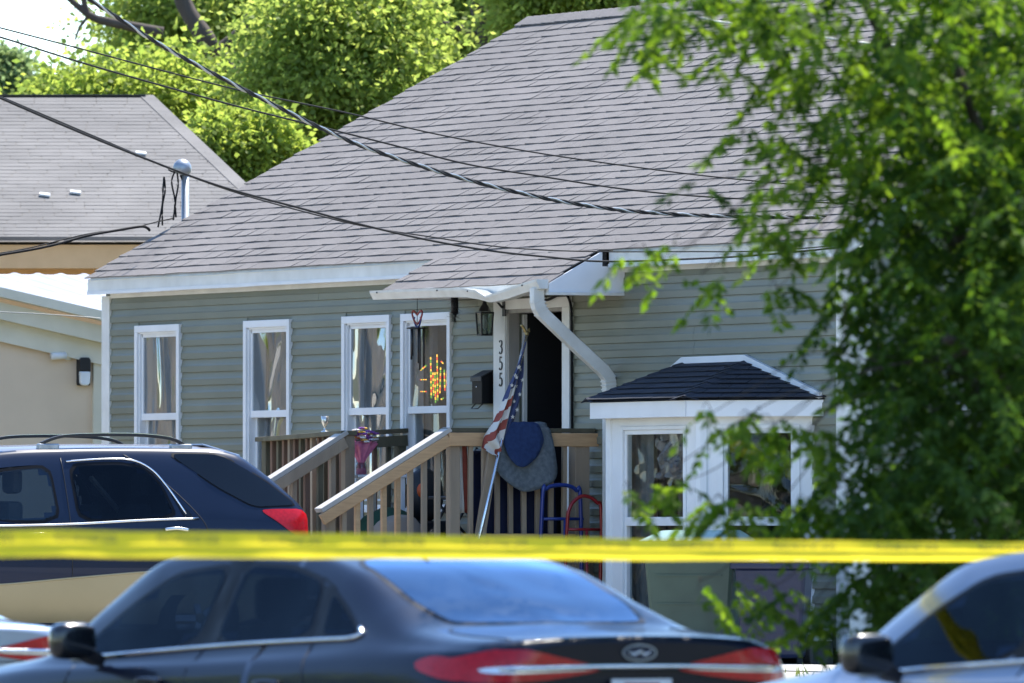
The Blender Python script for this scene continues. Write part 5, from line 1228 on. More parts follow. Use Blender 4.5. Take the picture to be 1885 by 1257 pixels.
def sedan(name, label, paint, world, heading, group, gl='car_glass', lamp=True, plate=True, deco=True):
    r = thing(name, label, 'car', world=world, rotz=heading, group=group)
    L = Loft(SED); L.zmin = 1.0
    wf = [(3.42, .955), (3.05, 1.205), (2.74, 1.355), (2.29, 1.398), (2.32, 1.015)]
    wr = [(2.21, 1.02), (2.18, 1.40), (1.80, 1.388), (1.48, 1.325), (1.385, 1.052)]
    wq = [(1.325, 1.057), (1.40, 1.295), (1.20, 1.205), (.97, 1.078)]
    rg_ = [(.66, .50), (.66, -.50), (.90, -.56), (1.15, -.545), (1.40, -.52), (1.52, -.46), (1.56, 0.0), (1.52, .46), (1.40, .52), (1.15, .545), (.90, .56)]
    wsh = [(3.62, .62), (3.62, -.62), (3.3, -.55), (3.0, -.50), (2.97, 0), (3.0, .50), (3.3, .55)]
    cuts = [(s_, chaikin(p, 2)) for s_ in 'LR' for p in (wf, wr, wq)] + [('T', chaikin(rg_, 2)), ('T', chaikin(wsh, 2))]
    L.body('body', paint, r, cuts)
    for s_ in 'LR':
        for p in (wf, wr, wq): glaze(L, r, s_, p, gl, 'side_window', .028)
    glaze(L, r, 'T', rg_, 'car_glass_rear', 'rear_window', .035); glaze(L, r, 'T', wsh, gl, 'windscreen', .04)
    for sg, s_ in ((1, 'L'), (-1, 'R')):
        L.line(s_, [(3.36, .958), (2.6, 1.002), (1.9, 1.037), (1.3, 1.058), (1.06, 1.066), (.985, 1.085), (1.02, 1.115)], .010, .006).obj('window_strip', 'chrome', r)
        for ln in ([(2.26, 1.03), (2.27, .7), (2.22, .32)], [(1.36, 1.06), (1.28, .9), (1.22, .75), (1.20, .6)], [(3.28, .93), (3.30, .7), (3.2, .35)]): L.line(s_, ln, .004, .0005, n=5).obj('door_seam', 'black_plastic', r)
        L.line(s_, [(4.2, .74), (3.3, .775), (2.2, .80), (1.2, .83), (.5, .86)], .005, -.001, n=5).obj('crease', paint, r)
        for x in (2.42, 1.42):
            o = L.line(s_, [(x, .865), (x + .10, .872), (x + .2, .868)], .014, .022, n=8).obj('door_handle', paint, r)
        for pl in ([(2.36, 1.01), (2.33, 1.402), (2.13, 1.405), (2.17, 1.015)], [(1.43, 1.048), (1.52, 1.338), (1.36, 1.285), (1.29, 1.056)]): L.patch(s_, pl, .0012, .05).obj('pillar_trim', 'trim_black', r)
        mb = MB()
        mb.ball((3.03, sg * 1.01, 1.045), .105, (.5, 1.05, .78), 24, 16); sbox(mb, (3.03, sg * 1.01, 1.045)); mo = mb.obj('mirror', 'paint_black', r)
        mb = MB(); mb.beam((3.06, sg * .86, .955), (3.03, sg * .97, 1.0), .09, .05, (1, 0, 0)); mb.obj('mirror_arm', 'black_plastic', mo)
        if lamp:
            lp = [(.865, .93), (.84, .985), (.72, 1.022), (.55, 1.025), (.36, .985), (.20, .955), (.20, .935), (.40, .905), (.62, .885), (.82, .885)]
            o = L.patch('B', chaikin([(sg * a, b_) for a, b_ in lp], 2), .010, .03).obj('tail_lamp', 'lens_red', r)
            L.patch('B', chaikin([(sg * a, b_) for a, b_ in [(.78, .945), (.60, .962), (.22, .952), (.22, .94), (.60, .925), (.76, .925)]], 1), .016, .03).obj('light_bar', 'lens_clear', o)
            sl = L.patch('B' if False else s_, chaikin([(.06, .91), (.13, .98), (.30, 1.0), (.42, .975), (.40, .94), (.25, .905), (.12, .89)], 2), .009, .03).obj('lamp_wrap', 'lens_red', o)
    L.line('B', [(-.70, .945), (-.3, .952), (0, .953), (.3, .952), (.70, .945)], .013, .012, n=8).obj('rear_bar', 'chrome', r)
    if deco:
        mb = L.patch('B', [(.088 * math.cos(a), 1.012 + .036 * math.sin(a)) for a in np.linspace(0, 6.28318, 29)[:-1]], .010, .03); em = mb.obj('emblem', 'galvanised', r)
        mb = L.patch('B', [(.080 * math.cos(a), 1.012 + .030 * math.sin(a)) for a in np.linspace(0, 6.28318, 29)[:-1]], .013, .03); mb.obj('emblem_field', 'paint_navy', em)
        for q in ([(-.055, 1.02), (-.02, 1.0), (0.0, 1.022), (.03, 1.0), (.06, 1.018)], [(-.05, 1.008), (.02, 1.012), (.05, 1.006)]): L.line('B', q, .0035, .015, n=5).obj('emblem_script', 'chrome', em)
    if plate:
        mb = MB(); p = L.proj('B', 0, .82, .02); x = p.x - .004; mb.box(x - .004, x, -.155, .155, .74, .90); po = mb.obj('number_plate', 'paper_white', r, bevel=.004)
        mb = MB(); mb.box(x - .0065, x - .0045, -.09, .09, .868, .884); mb.obj('plate_print', 'flag_red', po)
        for k in range(6): mb = MB(); mb.box(x - .0065, x - .0045, -.115 + k * .04, -.09 + k * .04, .775, .85); mb.obj('plate_print', 'paint_navy', po)
    L.line('B', [(-.66, .905), (-.5, .90), (0, .895), (.5, .90), (.66, .905)], .004, .001, n=5).obj('boot_seam', 'black_plastic', r)
    L.line('T', [(.08, .60), (.30, .63), (.52, .62), (.60, .56)], .004, .0005, n=5).obj('boot_seam', 'black_plastic', r); L.line('T', [(.08, -.60), (.30, -.63), (.52, -.62), (.60, -.56)], .004, .0005, n=5).obj('boot_seam', 'black_plastic', r)
    L.line('B', [(-.72, .66), (0, .64), (.72, .66)], .006, .002, n=5).obj('bumper_seam', 'black_plastic', r)
    for x in (.95, 3.82):
        for sg in (-1, 1): wheel(r, x, sg * .80, .335)
    for y in (-.38, .38): seat(r, 1.35, y, .55); seat(r, 2.35, y, .55)
    mb = MB(); mb.box(.70, 1.10, -.58, .58, 1.03, 1.05); mb.obj('parcel_shelf', 'seat_fabric', r)
    mb = MB(); mb.tube([(1.70, 0.02, 1.47), (1.60, .02, 1.53)], [.018, .006], 6); mb.obj('aerial', 'black_plastic', r)
    return r
ALPHA = R(33)
HEAD = math.pi / 2 + ALPHA
g_cars = 'sedans parked nose to tail along the street'
sedan('sedan', 'dark slate blue sedan in the middle with red tail lamps and oval emblem', 'paint_slate', Vector(((1175 - CX) / F * 48.8, 48.8, .012)), HEAD, g_cars)
SC = [0, 0]
def rear_from(px, depth, y):            # rear centre so that the point y metres to the left of it lies at column px
    left = Vector((-math.cos(ALPHA), -math.sin(ALPHA), 0)); p = Vector(((px - CX) / F * depth, depth, .012)); return p - left * y
fwd = Vector((-math.sin(ALPHA), math.cos(ALPHA), 0))
mir = Vector(((1590 - CX) / F * 44.6, 44.6, 0)); left = Vector((-math.cos(ALPHA), -math.sin(ALPHA), 0))
sedan('sedan', 'silver sedan cut off at the right edge behind the slate blue one', 'paint_silver', mir - fwd * 3.05 - left * 1.01 + Vector((0, 0, .012)), HEAD, g_cars, lamp=True)
sedan('sedan', 'pale sedan at the lower left corner of which only the tail shows', 'paint_pale', rear_from(142, 56.5, -.72), HEAD, g_cars)
# ------------------------------------------------------------------ sport utility vehicle by the porch
SUVS = [
 (0.00, [(.62, .42), (.70, .52), (.76, .70), (.78, .90), (.78, 1.06), (.76, 1.14), (.66, 1.17), (.4, 1.18), (0, 1.185)]),
 (0.05, [(.74, .36), (.82, .48), (.86, .68), (.865, .90), (.85, 1.06), (.82, 1.17), (.72, 1.235), (.45, 1.255), (0, 1.262)]),
 (0.16, [(.78, .32), (.86, .45), (.90, .66), (.905, .90), (.885, 1.06), (.84, 1.19), (.745, 1.325), (.48, 1.36), (0, 1.37)]),
 (0.36, [(.80, .30), (.88, .44), (.92, .66), (.925, .90), (.905, 1.07), (.85, 1.22), (.725, 1.47), (.50, 1.525), (0, 1.54)]),
 (0.58, [(.80, .28), (.89, .43), (.925, .66), (.93, .90), (.91, 1.07), (.855, 1.24), (.705, 1.585), (.52, 1.655), (0, 1.68)]),
 (0.80, [(.80, .28), (.89, .42), (.93, .66), (.935, .90), (.915, 1.07), (.86, 1.25), (.70, 1.615), (.53, 1.69), (0, 1.712)]),
 (1.50, [(.80, .27), (.89, .42), (.93, .66), (.935, .89), (.915, 1.06), (.862, 1.24), (.705, 1.62), (.54, 1.695), (0, 1.72)]),
 (2.30, [(.80, .27), (.89, .42), (.93, .65), (.935, .88), (.915, 1.04), (.862, 1.22), (.705, 1.605), (.54, 1.68), (0, 1.705)]),
 (2.95, [(.80, .27), (.89, .42), (.93, .65), (.935, .87), (.915, 1.02), (.862, 1.17), (.71, 1.53), (.55, 1.605), (0, 1.635)]),
 (3.40, [(.80, .27), (.89, .42), (.93, .65), (.933, .86), (.912, 1.00), (.87, 1.10), (.76, 1.32), (.60, 1.39), (0, 1.425)]),
 (3.80, [(.80, .27), (.89, .42), (.925, .64), (.925, .84), (.90, .97), (.86, 1.02), (.78, 1.075), (.60, 1.115), (0, 1.14)]),
 (4.30, [(.78, .27), (.87, .42), (.90, .60), (.89, .78), (.86, .90), (.81, .95), (.72, .985), (.50, 1.01), (0, 1.025)]),
 (4.55, [(.66, .30), (.74, .42), (.78, .56), (.77, .70), (.74, .80), (.70, .85), (.62, .88), (.42, .905), (0, .915)]),
 (4.65, [(.52, .34), (.60, .44), (.62, .54), (.61, .64), (.58, .72), (.55, .76), (.48, .78), (.32, .80), (0, .81)])]
def suv():
    # left side in the plane s = 2.2, tail 3.03 m in front of the wall, nose pointing away from the house
    r = thing('sport_utility_vehicle', 'dark blue sport utility vehicle with gold lower cladding beside the porch', 'car', world=H(2.2 - .93, -3.03, LOT + .012), rotz=math.atan2(-INN.y, -INN.x))
    L = Loft(SUVS); L.zmin = 1.2
    wf = [(3.42, 1.12), (3.05, 1.36), (2.75, 1.50), (2.20, 1.555), (2.17, 1.075)]
    wr = [(2.03, 1.085), (2.05, 1.56), (1.62, 1.575), (1.40, 1.54), (1.27, 1.40), (1.165, 1.12)]
    wt = [(1.12, 1.13), (1.22, 1.34), (1.03, 1.13)]
    wq = [(1.20, 1.645), (.72, 1.645), (.36, 1.435), (.15, 1.275), (.12, 1.222), (.50, 1.205), (.80, 1.36)]
    bk_ = [(.62, 1.62), (-.62, 1.62), (-.70, 1.24), (.70, 1.24)]
    wsh = [(3.66, .66), (3.66, -.66), (3.3, -.60), (3.0, -.54), (2.97, 0), (3.0, .54), (3.3, .60)]
    cuts = [(s_, chaikin(p, 2)) for s_ in 'LR' for p in (wf, wr)] + [('T', chaikin(wsh, 2))]
    def mi(c): return (2 if c.z > 1.655 and .5 < c.x < 3.2 and abs(c.y) < .66 else 0)
    L.body('body', None, r, cuts, mi, ['paint_navy', 'paint_gold', 'roof_grey'])
    for s_ in 'LR':
        glaze(L, r, s_, wf, 'car_glass_light', 'side_window', .03); glaze(L, r, s_, wr, 'car_glass', 'side_window', .03)
        glaze(L, r, s_, wt, 'quarter_glass', 'vent_window', .012); glaze(L, r, s_, wq, 'quarter_glass', 'quarter_window', .016)
        L.line(s_, [(3.5, 1.085), (2.8, 1.065), (2.1, 1.078), (1.5, 1.108), (1.0, 1.125)], .011, .004).obj('window_strip', 'chrome', r)
        L.line(s_, [(2.06, 1.572), (1.75, 1.592), (1.50, 1.585), (1.34, 1.51), (1.22, 1.36), (1.10, 1.16)], .008, .003).obj('window_strip', 'chrome', r)
        for ln in ([(2.10, 1.60), (2.095, 1.2), (2.09, .8), (2.085, .36)], [(1.56, 1.63), (1.36, 1.50), (1.15, 1.32), (1.0, 1.16), (.93, 1.05), (.91, .9), (.93, .74)], [(3.48, 1.05), (3.46, .7), (3.40, .36)]): L.line(s_, ln, .0045, .0005, n=5).obj('door_seam', 'black_plastic', r)
        L.line(s_, [(.05, .79), (.7, .74), (1.36, .71), (2.1, .655), (2.7, .605), (3.5, .57)], .010, .002).obj('cladding_strip', 'paint_gold', r)
        for x, z in ((1.10, 1.03), (2.28, .985)):
            L.line(s_, [(x, z), (x + .1, z + .012), (x + .2, z + .004)], .016, .02, n=8).obj('door_handle', 'chrome', r)
        L.patch(s_, chaikin([(.02, 1.20), (.34, 1.20), (.46, 1.19), (.30, 1.09), (.16, .985), (.02, .95)], 2), .008, .03).obj('tail_lamp', 'lens_red', r)
    L.patch('B', chaikin([(.62, 1.19), (.74, 1.20), (.74, .96), (.66, .95)], 1), .008, .04).obj('tail_lamp', 'lens_red', r); L.patch('B', chaikin([(-.62, 1.19), (-.74, 1.20), (-.74, .96), (-.66, .95)], 1), .008, .04).obj('tail_lamp', 'lens_red', r)
    glaze(L, r, 'B', bk_, 'car_glass_rear', 'rear_window', .03); glaze(L, r, 'T', wsh, 'car_glass', 'windscreen', .04)
    mb = MB(); mb.add([(.47, -.52, 1.612), (.47, .52, 1.612), (.80, .52, 1.705), (.80, -.52, 1.705), (.47, -.52, 1.632), (.47, .52, 1.632), (.80, .52, 1.722), (.80, -.52, 1.722)], [(3, 2, 1, 0), (4, 5, 6, 7), (0, 1, 5, 4), (1, 2, 6, 5), (2, 3, 7, 6), (3, 0, 4, 7)]); mb.obj('roof_spoiler', 'paint_pale', r, bevel=.008)
    for sg in (1, -1):
        y = sg * .60; mb = MB(); mb.sweep(catmull([(.98, y, 1.70), (1.10, y, 1.755), (1.35, y, 1.782), (1.75, y, 1.785), (2.05, y, 1.770), (2.22, y, 1.715)], 6), [(-.02, -.012), (.02, -.012), (.02, .012), (-.02, .012)]); o = mb.obj('roof_rack', 'black_plastic', r, bevel=.005, fix=True)
        mb = MB(); mb.sweep(catmull([(1.10, y + .0, 1.768), (1.35, y, 1.7965), (1.75, y, 1.799), (2.03, y, 1.784)], 6), [(-.018, -.003), (.018, -.003), (.018, .003), (-.018, .003)]); mb.obj('rack_strip', 'silver', o, fix=True)
        for x in (1.02, 2.16): mb = MB(); mb.box(x - .09, x + .09, y - .03, y + .03, 1.66, 1.715); mb.obj('rack_foot', 'galvanised', o, bevel=.012)
        mb = MB(); mb.ball((3.30, sg * 1.02, 1.11), .12, (.5, 1.0, .78), 24, 16); sbox(mb, (3.30, sg * 1.02, 1.11)); mb.obj('mirror', 'paint_navy', r)
    for s_ in 'LR': L.patch(s_, [(.10, .78), (.7, .735), (1.36, .705), (2.1, .65), (2.7, .60), (3.5, .565), (4.4, .53), (4.4, .30), (.7, .29), (.10, .38)], .007, .06).obj('cladding', 'paint_gold', r)
    for x in (.98, 3.70):
        for sg in (-1, 1): wheel(r, x, sg * .81, .34)
    for y in (-.40, .40): seat(r, 1.35, y, .72); seat(r, 2.45, y, .74)
    mb = MB(); mb.beam((1.35, .20, 1.15), (1.75, .50, 1.45), .03, .03); mb.obj('cargo_strap', 'cream_fabric', r)
    return r
suv()
# ================================================================== neighbours on the left
gar = thing('garage', 'low beige garage with white corrugated metal roof at the left', 'garage', world=Vector(((195 - CX) / F * 108, 108, LOT)), rotz=R(25))
# local frame: x to the right along its front, y into the depth; the front ends at x = 0.35 behind the house corner
def gx(px): return (px - 195) / 176.0
def gz(py): return 1.48 + (1005 - py) / 194.4 - LOT
SLP = -0.205
def eave(x, z0): return z0 + SLP * x
zE = gz(585)
t = MB(); t.prism([(-13, -.1), (3.4, -.1), (3.4, eave(3.4, zE) - .34), (-4, eave(-4, zE) - .34), (-13, eave(-4, zE) - .34)], lambda a, b, d: (a, d, b), 0, 6.0); t.obj('wall', 'beige_wall', gar, fix=True)
t = MB(); t.box(gx(170), .36, -.035, -.001, 0, eave(0, zE) - .34); t.obj('corner_board', 'beige_trim', gar)
t = MB(); t.prism([(-4, eave(-4, zE) - .46), (3.4, eave(3.4, zE) - .46), (3.4, eave(3.4, zE) - .26), (-4, eave(-4, zE) - .26)], lambda a, b, d: (a, d, b), -.06, -.036); t.obj('frieze_board', 'beige_trim', gar, fix=True)
t = MB(); t.prism([(-4, eave(-4, zE) - .26), (3.4, eave(3.4, zE) - .26), (3.4, eave(3.4, zE) - .10), (-4, eave(-4, zE) - .10)], lambda a, b, d: (a, d, b), -.16, -.062); t.obj('soffit', 'beige_trim', gar, fix=True)
t = MB(); t.prism([(-4, eave(-4, zE) - .06), (3.42, eave(3.42, zE) - .06), (3.42, eave(3.42, zE) + .030), (-4, eave(-4, zE) + .030)], lambda a, b, d: (a, d, b), -.27, -.161); t.obj('gutter', 'beige_trim', gar, fix=True)
t = MB(); t.box(.30, .42, -.26, -.15, eave(.3, zE) - .26, eave(.3, zE) - .02); t.obj('gutter_end', 'galvanised', gar, bevel=.01)
ZF = 1.48 + (1005 - 510) / 184.2 - LOT
mrf = MB(); nn = 60; y0, y1 = -.24, 5.4
for j in range(1):
    P = []
    for i in range(9):
        row = []
        for k in range(nn * 4 + 1):
            x = -4 + 7.5 * k / (nn * 4); q = i / 8; ph = (k % 8); rib = .017 * (1 if ph in (1, 2) else (.35 if ph in (0, 3) else 0))
            row.append((x, y0 + (y1 - y0) * q, (1 - q) * eave(x, zE) + q * ZF + .01 + rib))
        P.append(row)
    mrf.grid(P, False)
mro = mrf.obj('metal_roof', 'metal_roof', gar, solid=.01)
lt = thing('wall_light', 'black and white wall pack light on the beige garage wall', 'wall light', world=gar.matrix_world @ Vector((0, 0, 0)), rotz=R(25))
gm = Matrix.Translation(gar.location) @ Matrix.Rotation(R(25), 4, 'Z')
lt.location = gm @ Vector((gx(151), -.002, gz(710)))
t = MB(); t.box(-.06, .075, -.05, 0, .0, .27); t.obj('housing', 'black_plastic', lt, bevel=.015)
t = MB(); t.prism([(-.058, .135), (.055, .135), (.055, .235), (.04, .265), (-.04, .265), (-.058, .235)], lambda a, b, d: (a, d, b), -.10, -.051); t.obj('hood', 'black_plastic', lt, bevel=.01, fix=True)
t = MB(); t.prism([(-.056, .133), (.053, .133), (.048, .02), (.025, .0), (-.03, .0), (-.05, .02)], lambda a, b, d: (a, d, b), -.098, -.051); t.obj('lens', 'lamp_glass', lt, bevel=.012, fix=True)
sc_ = thing('wall_camera', 'small white security camera on the beige wall beside the light', 'camera', world=gm @ Vector((gx(125), -.0, gz(655))), rotz=R(25))
t = MB(); t.tube([(0, 0, 0), (0, -.03, 0)], .045, 12); t.obj('mount', 'white_vinyl', sc_); t = MB(); t.tube([(-.19, -.07, -.01), (-.04, -.05, .0)], .035, 10); t.obj('camera_body', 'white_vinyl', sc_); t = MB(); t.tube([(-.04, -.05, 0), (.0, -.03, 0)], .012, 6); t.obj('arm', 'galvanised', sc_)
# tan house behind with a pale hipped roof
nh = thing('neighbour_house', 'tan house with pale grey shingled hip roof behind the garage', 'house', world=Vector(((250 - CX) / F * 118, 118, LOT)), rotz=R(0))
S2 = F / 118
def hx(px): return (px - 250) / S2
def hz(py): return 1.48 + (1005 - py) / S2 - LOT
RZ = hz(188) + .22; EZ2 = hz(455)
Dp = 5.6
a_l, a_r = -16.0, hx(560); r_r = hx(238) + .05
t = MB(); t.box(a_l + .5, a_r - .5, -1.2, 2 * Dp - 1.9, 0, EZ2 - .1); t.obj('wall', 'tan_fascia', nh)
t = MB(); t.box(a_l, a_r, -1.75, -1.70, EZ2 - .26, EZ2 - .02); t.obj('fascia', 'tan_fascia', nh)
t = MB(); t.box(a_l, a_r, -1.69, -1.2, EZ2 - .26, EZ2 - .22); t.obj('soffit', 'tan_fascia', nh)
e0 = (a_l, -1.8, EZ2); e1 = (a_r, -1.8, EZ2); e2 = (a_r, 2 * Dp - 1.8, EZ2); e3 = (a_l, 2 * Dp - 1.8, EZ2); r0 = (a_l + 2, Dp - 1.8, RZ); r1 = (r_r, Dp - 1.8, RZ)
t = MB(); t.add([e0, e1, e2, e3, r0, r1], [(0, 1, 5, 4), (1, 2, 5), (2, 3, 4, 5), (3, 0, 4), (3, 2, 1, 0)]); nro = t.obj('roof', 'shingle_pale', nh, fix=True)
t = MB(); rg = random.Random(2); sl = math.hypot(Dp, RZ - EZ2); k = int(sl / .14)
uy = Vector((0, Dp, RZ - EZ2)).normalized(); nn_ = Vector((0, -(RZ - EZ2), Dp)).normalized()
for i in range(k):
    d = i * .14; kf = d / sl; xr = a_r + (r_r - a_r) * kf; x = a_l + 2 + rg.uniform(-.3, 0)
    while x < xr - .02:
        x2 = min(x + .33, xr); b = Vector((0, -1.8, EZ2)); th = rg.uniform(.002, .005)
        A = [b + Vector((x, 0, 0)) + uy * d, b + Vector((x2 - .008, 0, 0)) + uy * d, b + Vector((x2 - .008, 0, 0)) + uy * (d + .15), b + Vector((x, 0, 0)) + uy * (d + .15)]
        t.add([A[0] + nn_ * .004, A[1] + nn_ * .004, A[0] + nn_ * (.006 + th), A[1] + nn_ * (.006 + th), A[2] + nn_ * .006, A[3] + nn_ * .006], [(0, 1, 3, 2), (2, 3, 4, 5)]); x += .33
o = t.obj('shingle_field', 'shingle_pale', nro); o['kind'] = 'stuff'
t = MB(); t.beam(Vector(e1) + UP * .005, Vector(r1) + UP * .005, .16, .006); t.beam(Vector(r1) + UP * .006, Vector(r0) + UP * .006, .18, .006); t.obj('ridge_cap', 'shingle_pale', nro)
for px, py in ((83, 363), (139, 358), (251, 277)):
    kf = (hz(py) - EZ2) / (RZ - EZ2); p = Vector((hx(px), -1.8, EZ2)) + uy * (sl * kf) + nn_ * .02; t = MB(); sd = Vector((.055, 0, 0)); q4 = [p - sd + uy * .05, p + sd - uy * .0, p + sd - uy * .07, p - sd - uy * .02]; t.add([v + nn_ * .02 for v in q4] + [v for v in q4], [(3, 2, 1, 0), (4, 5, 6, 7), (0, 1, 5, 4), (1, 2, 6, 5), (2, 3, 7, 6), (3, 0, 4, 7)]); t.obj('roof_patch', 'paper_white', nro)
t = MB(); t.box(hx(-200), hx(420), -1.86, -1.80, EZ2 + .02, EZ2 + .06); t.obj('drip_edge', 'shingle_pale', nh)
# ================================================================== service mast on the far gable of the grey house
def sy(px, py, s=-9.36): return on_side(px, py, s)
ym, zm_ = sy(341, 392); y1_, z1_ = sy(338, 318)
ms = thing('service_mast', 'galvanised electric service mast with domed weatherhead beyond the roof edge', 'mast', (-9.36, ym, LOT))
t = MB(); t.tube([(-9.36, ym, LOT), (-9.36, ym, z1_)], .035, 12); t.obj('pipe', 'galvanised', ms)
t = MB(); P = []
t.ball((-9.36, ym - .03, z1_ + .04), .085, (.9, 1.0, 1.0), 16, 10); t.v = [(a, b, max(c, z1_ - .015 - .25 * (b - ym + .03))) for a, b, c in t.v]; t.obj('weatherhead', 'galvanised', ms)
def s_pts(l, s=-9.36): return [(s + .0, *sy(px, py)) for px, py in l]
for l in ([(322, 315), (316, 335), (322, 370), (319, 405)], [(326, 318), (328, 340), (323, 372), (324, 400)], [(332, 322), (340, 345), (343, 375), (341, 392)], [(302, 325), (300, 350), (299, 375), (291, 418)], [(302, 325), (304, 350), (299, 380), (299, 415)], [(310, 312), (318, 316), (328, 316)]):
    t = MB(); t.tube(catmull(s_pts(l), 6), .008, 6); t.obj('service_lead', 'wire_black', ms)
# ================================================================== overhead wires
def wire(name, label, pts, d0, d1, r, m='wire_black', group='overhead wires crossing the roof', twist=0, k=12):
    n = len(pts); W = [at(px, py, d0 + (d1 - d0) * (px - pts[0][0]) / (pts[-1][0] - pts[0][0])) for px, py in pts]; c = catmull(W, k); base = c[0]
    c = [p - base for p in c]
    if not twist:
        mb = MB(); mb.tube(c, r, 6); o = mb.obj(name, m); o.location = base; return tag(o, label, 'wire', group)
    o = bpy.data.objects.new(name, None); COL.objects.link(o); o.location = base; OFF[o.name] = (0, 0, 0); tag(o, label, 'wire', group)
    fine = catmull(c, 6); ln = 0.0; ph = [0]
    for a, b in zip(fine[:-1], fine[1:]): ln += (b - a).length; ph.append(ln)
    for q, mm in enumerate(('wire_black', 'wire_black', 'wire_bare')[:twist]):
        pp = []
        for p, s in zip(fine, ph): a = s * 6.28 / .55 + q * 6.28 / twist; pp.append(p + Vector((0, math.cos(a) * r * 1.05, math.sin(a) * r * 1.05)))
        mb = MB(); mb.tube(pp, r, 6); mb.obj('strand', mm, o)
    return o
wire('service_cable', 'thick twisted cable sagging from upper left across the grey roof', [(140, -22), (167, 0), (300, 85), (440, 160), (600, 240), (700, 281), (850, 328), (1000, 364), (1130, 385), (1240, 394), (1340, 398), (1480, 400), (1600, 396)], 78, 90, .0085, twist=3)
wire('overhead_wire', 'upper thin wire of the pair that starts at the left sky edge', [(-60, 37), (0, 51), (150, 90), (300, 130), (450, 168), (640, 208), (800, 246), (1000, 283), (1220, 314), (1360, 330), (1480, 340), (1620, 345)], 80, 90, .0062)
wire('overhead_wire', 'lower thin wire of the pair that starts at the left sky edge', [(-60, 52), (0, 68), (150, 115), (300, 158), (450, 199), (600, 236), (720, 266), (860, 302), (1000, 325), (1150, 348), (1300, 362), (1500, 372), (1700, 381)], 80, 90, .0072)
wire('overhead_wire', 'black cable passing just under the weatherhead and down over the roof', [(-40, 162), (0, 180), (120, 232), (250, 285), (400, 341), (560, 385), (660, 412), (780, 440), (900, 461), (1010, 473), (1110, 481), (1260, 477), (1390, 470), (1540, 456)], 79, 88, .0085)
wire('overhead_wire', 'thinner cable running just above the black one past the weatherhead', [(-40, 158), (0, 177), (120, 228), (240, 279), (310, 309), (440, 356), (600, 400), (690, 420), (800, 437), (900, 452), (1000, 460), (1110, 463), (1260, 463), (1400, 462), (1540, 452)], 79.2, 88.2, .0055)
wire('overhead_wire', 'dark bundled cable rising from the left edge to the roof corner', [(-40, 476), (0, 469), (60, 459), (110, 448), (160, 434), (215, 424), (262, 417), (276, 424)], 100.5, 101.5, .013)
wire('overhead_wire', 'thin cable of the short run between roof corner and mast', [(0, 466), (60, 455), (120, 440), (170, 429), (240, 420), (290, 408), (318, 402)], 100.7, 101.9, .006)
wire('overhead_wire', 'pale wire high behind the tree foliage at the upper right', [(1180, 0), (1255, 25), (1330, 42), (1440, 58), (1560, 76), (1700, 88), (1885, 100)], 70, 72, .011, 'wire_bare')
wire('overhead_wire', 'thin pale wire on the beige garage wall', [(-20, 573), (60, 577), (140, 582), (185, 586)], 105.5, 105.6, .005, 'wire_bare')
# ================================================================== barrier tape
mtape = mat('tape_yellow', (0.95, 0.74, 0.04), 0.35, (0.92, 0.70, 0.03), 5, spec=0.5)
b_ = mtape.node_tree.nodes['Principled BSDF']; tl = mtape.node_tree.nodes.new('ShaderNodeBsdfTranslucent'); tl.inputs[0].default_value = (1.0, .77, .045, 1); mx = mtape.node_tree.nodes.new('ShaderNodeMixShader'); mx.inputs[0].default_value = .94
om = mtape.node_tree.nodes['Material Output']; mtape.node_tree.links.new(b_.outputs[0], mx.inputs[1]); mtape.node_tree.links.new(tl.outputs[0], mx.inputs[2]); mtape.node_tree.links.new(mx.outputs[0], om.inputs[0])
mat('tape_print', (0.05, 0.04, 0.008), 0.6)
tp = thing('barrier_tape', 'yellow police barrier tape stretched across the foreground', 'tape', world=at(-60, 1000, 38), rotz=0)
def tape_pt(k, v):
    px = -120 + 2120 * k; dep = 38 + 9 * k; yt = np.interp(px, [-120, 0, 600, 1200, 1885, 2000], [973.5, 975, 981, 992, 997.5, 998]); yb = np.interp(px, [-120, 0, 600, 1200, 1885, 2000], [1024, 1025, 1028, 1031.5, 1033.5, 1034])
    p = at(px, yt + (yb - yt) * v, dep); p.y += (v - .5) * .055 - .012 * math.sin(v * 3.14) + .012 * noise.noise(Vector((k * 22, v * 1.2, 2.2))) + .0025 * noise.noise(Vector((k * 80, v * 2, 5.2))) + (.012 if .5 < v < .62 else 0); p.z += .004 * noise.noise(Vector((k * 14, 0, 9.1))); return p - Vector(tp.location)
t = MB(); t.grid([[tape_pt(i / 300, v) for v in (0, .12, .25, .38, .48, .55, .62, .75, .88, 1.0)] for i in range(301)]); t.obj('strip', 'tape_yellow', tp)
def text_mesh(txt, size):
    cu = bpy.data.curves.new('txt', 'FONT'); cu.body = txt; cu.size = size; cu.resolution_u = 3; ob = bpy.data.objects.new('txt', cu); COL.objects.link(ob); dg = bpy.context.evaluated_depsgraph_get()
    me = bpy.data.meshes.new_from_object(ob.evaluated_get(dg)); V = [tuple(v.co) for v in me.vertices]; Fs = [tuple(p.vertices) for p in me.polygons]; bpy.data.objects.remove(ob); bpy.data.curves.remove(cu); bpy.data.meshes.remove(me); return V, Fs
V, Fs = text_mesh('POLICE LINE DO NOT CROSS', .040); wmax = max(v[0] for v in V)
Ltot = (tape_pt(1, .3) - tape_pt(0, .3)).length
kk = .015
while kk < .95:
    span = wmax * 1.02 / Ltot; mb = MB(); vv = []
    for x, y, z in V: p = tape_pt(kk + span * x / wmax, .44 - .34 * y / .029); vv.append(p + Vector((0, -.006, 0)))
    mb.add(vv, Fs); mb.obj('print', 'tape_print', tp); kk += span + .035
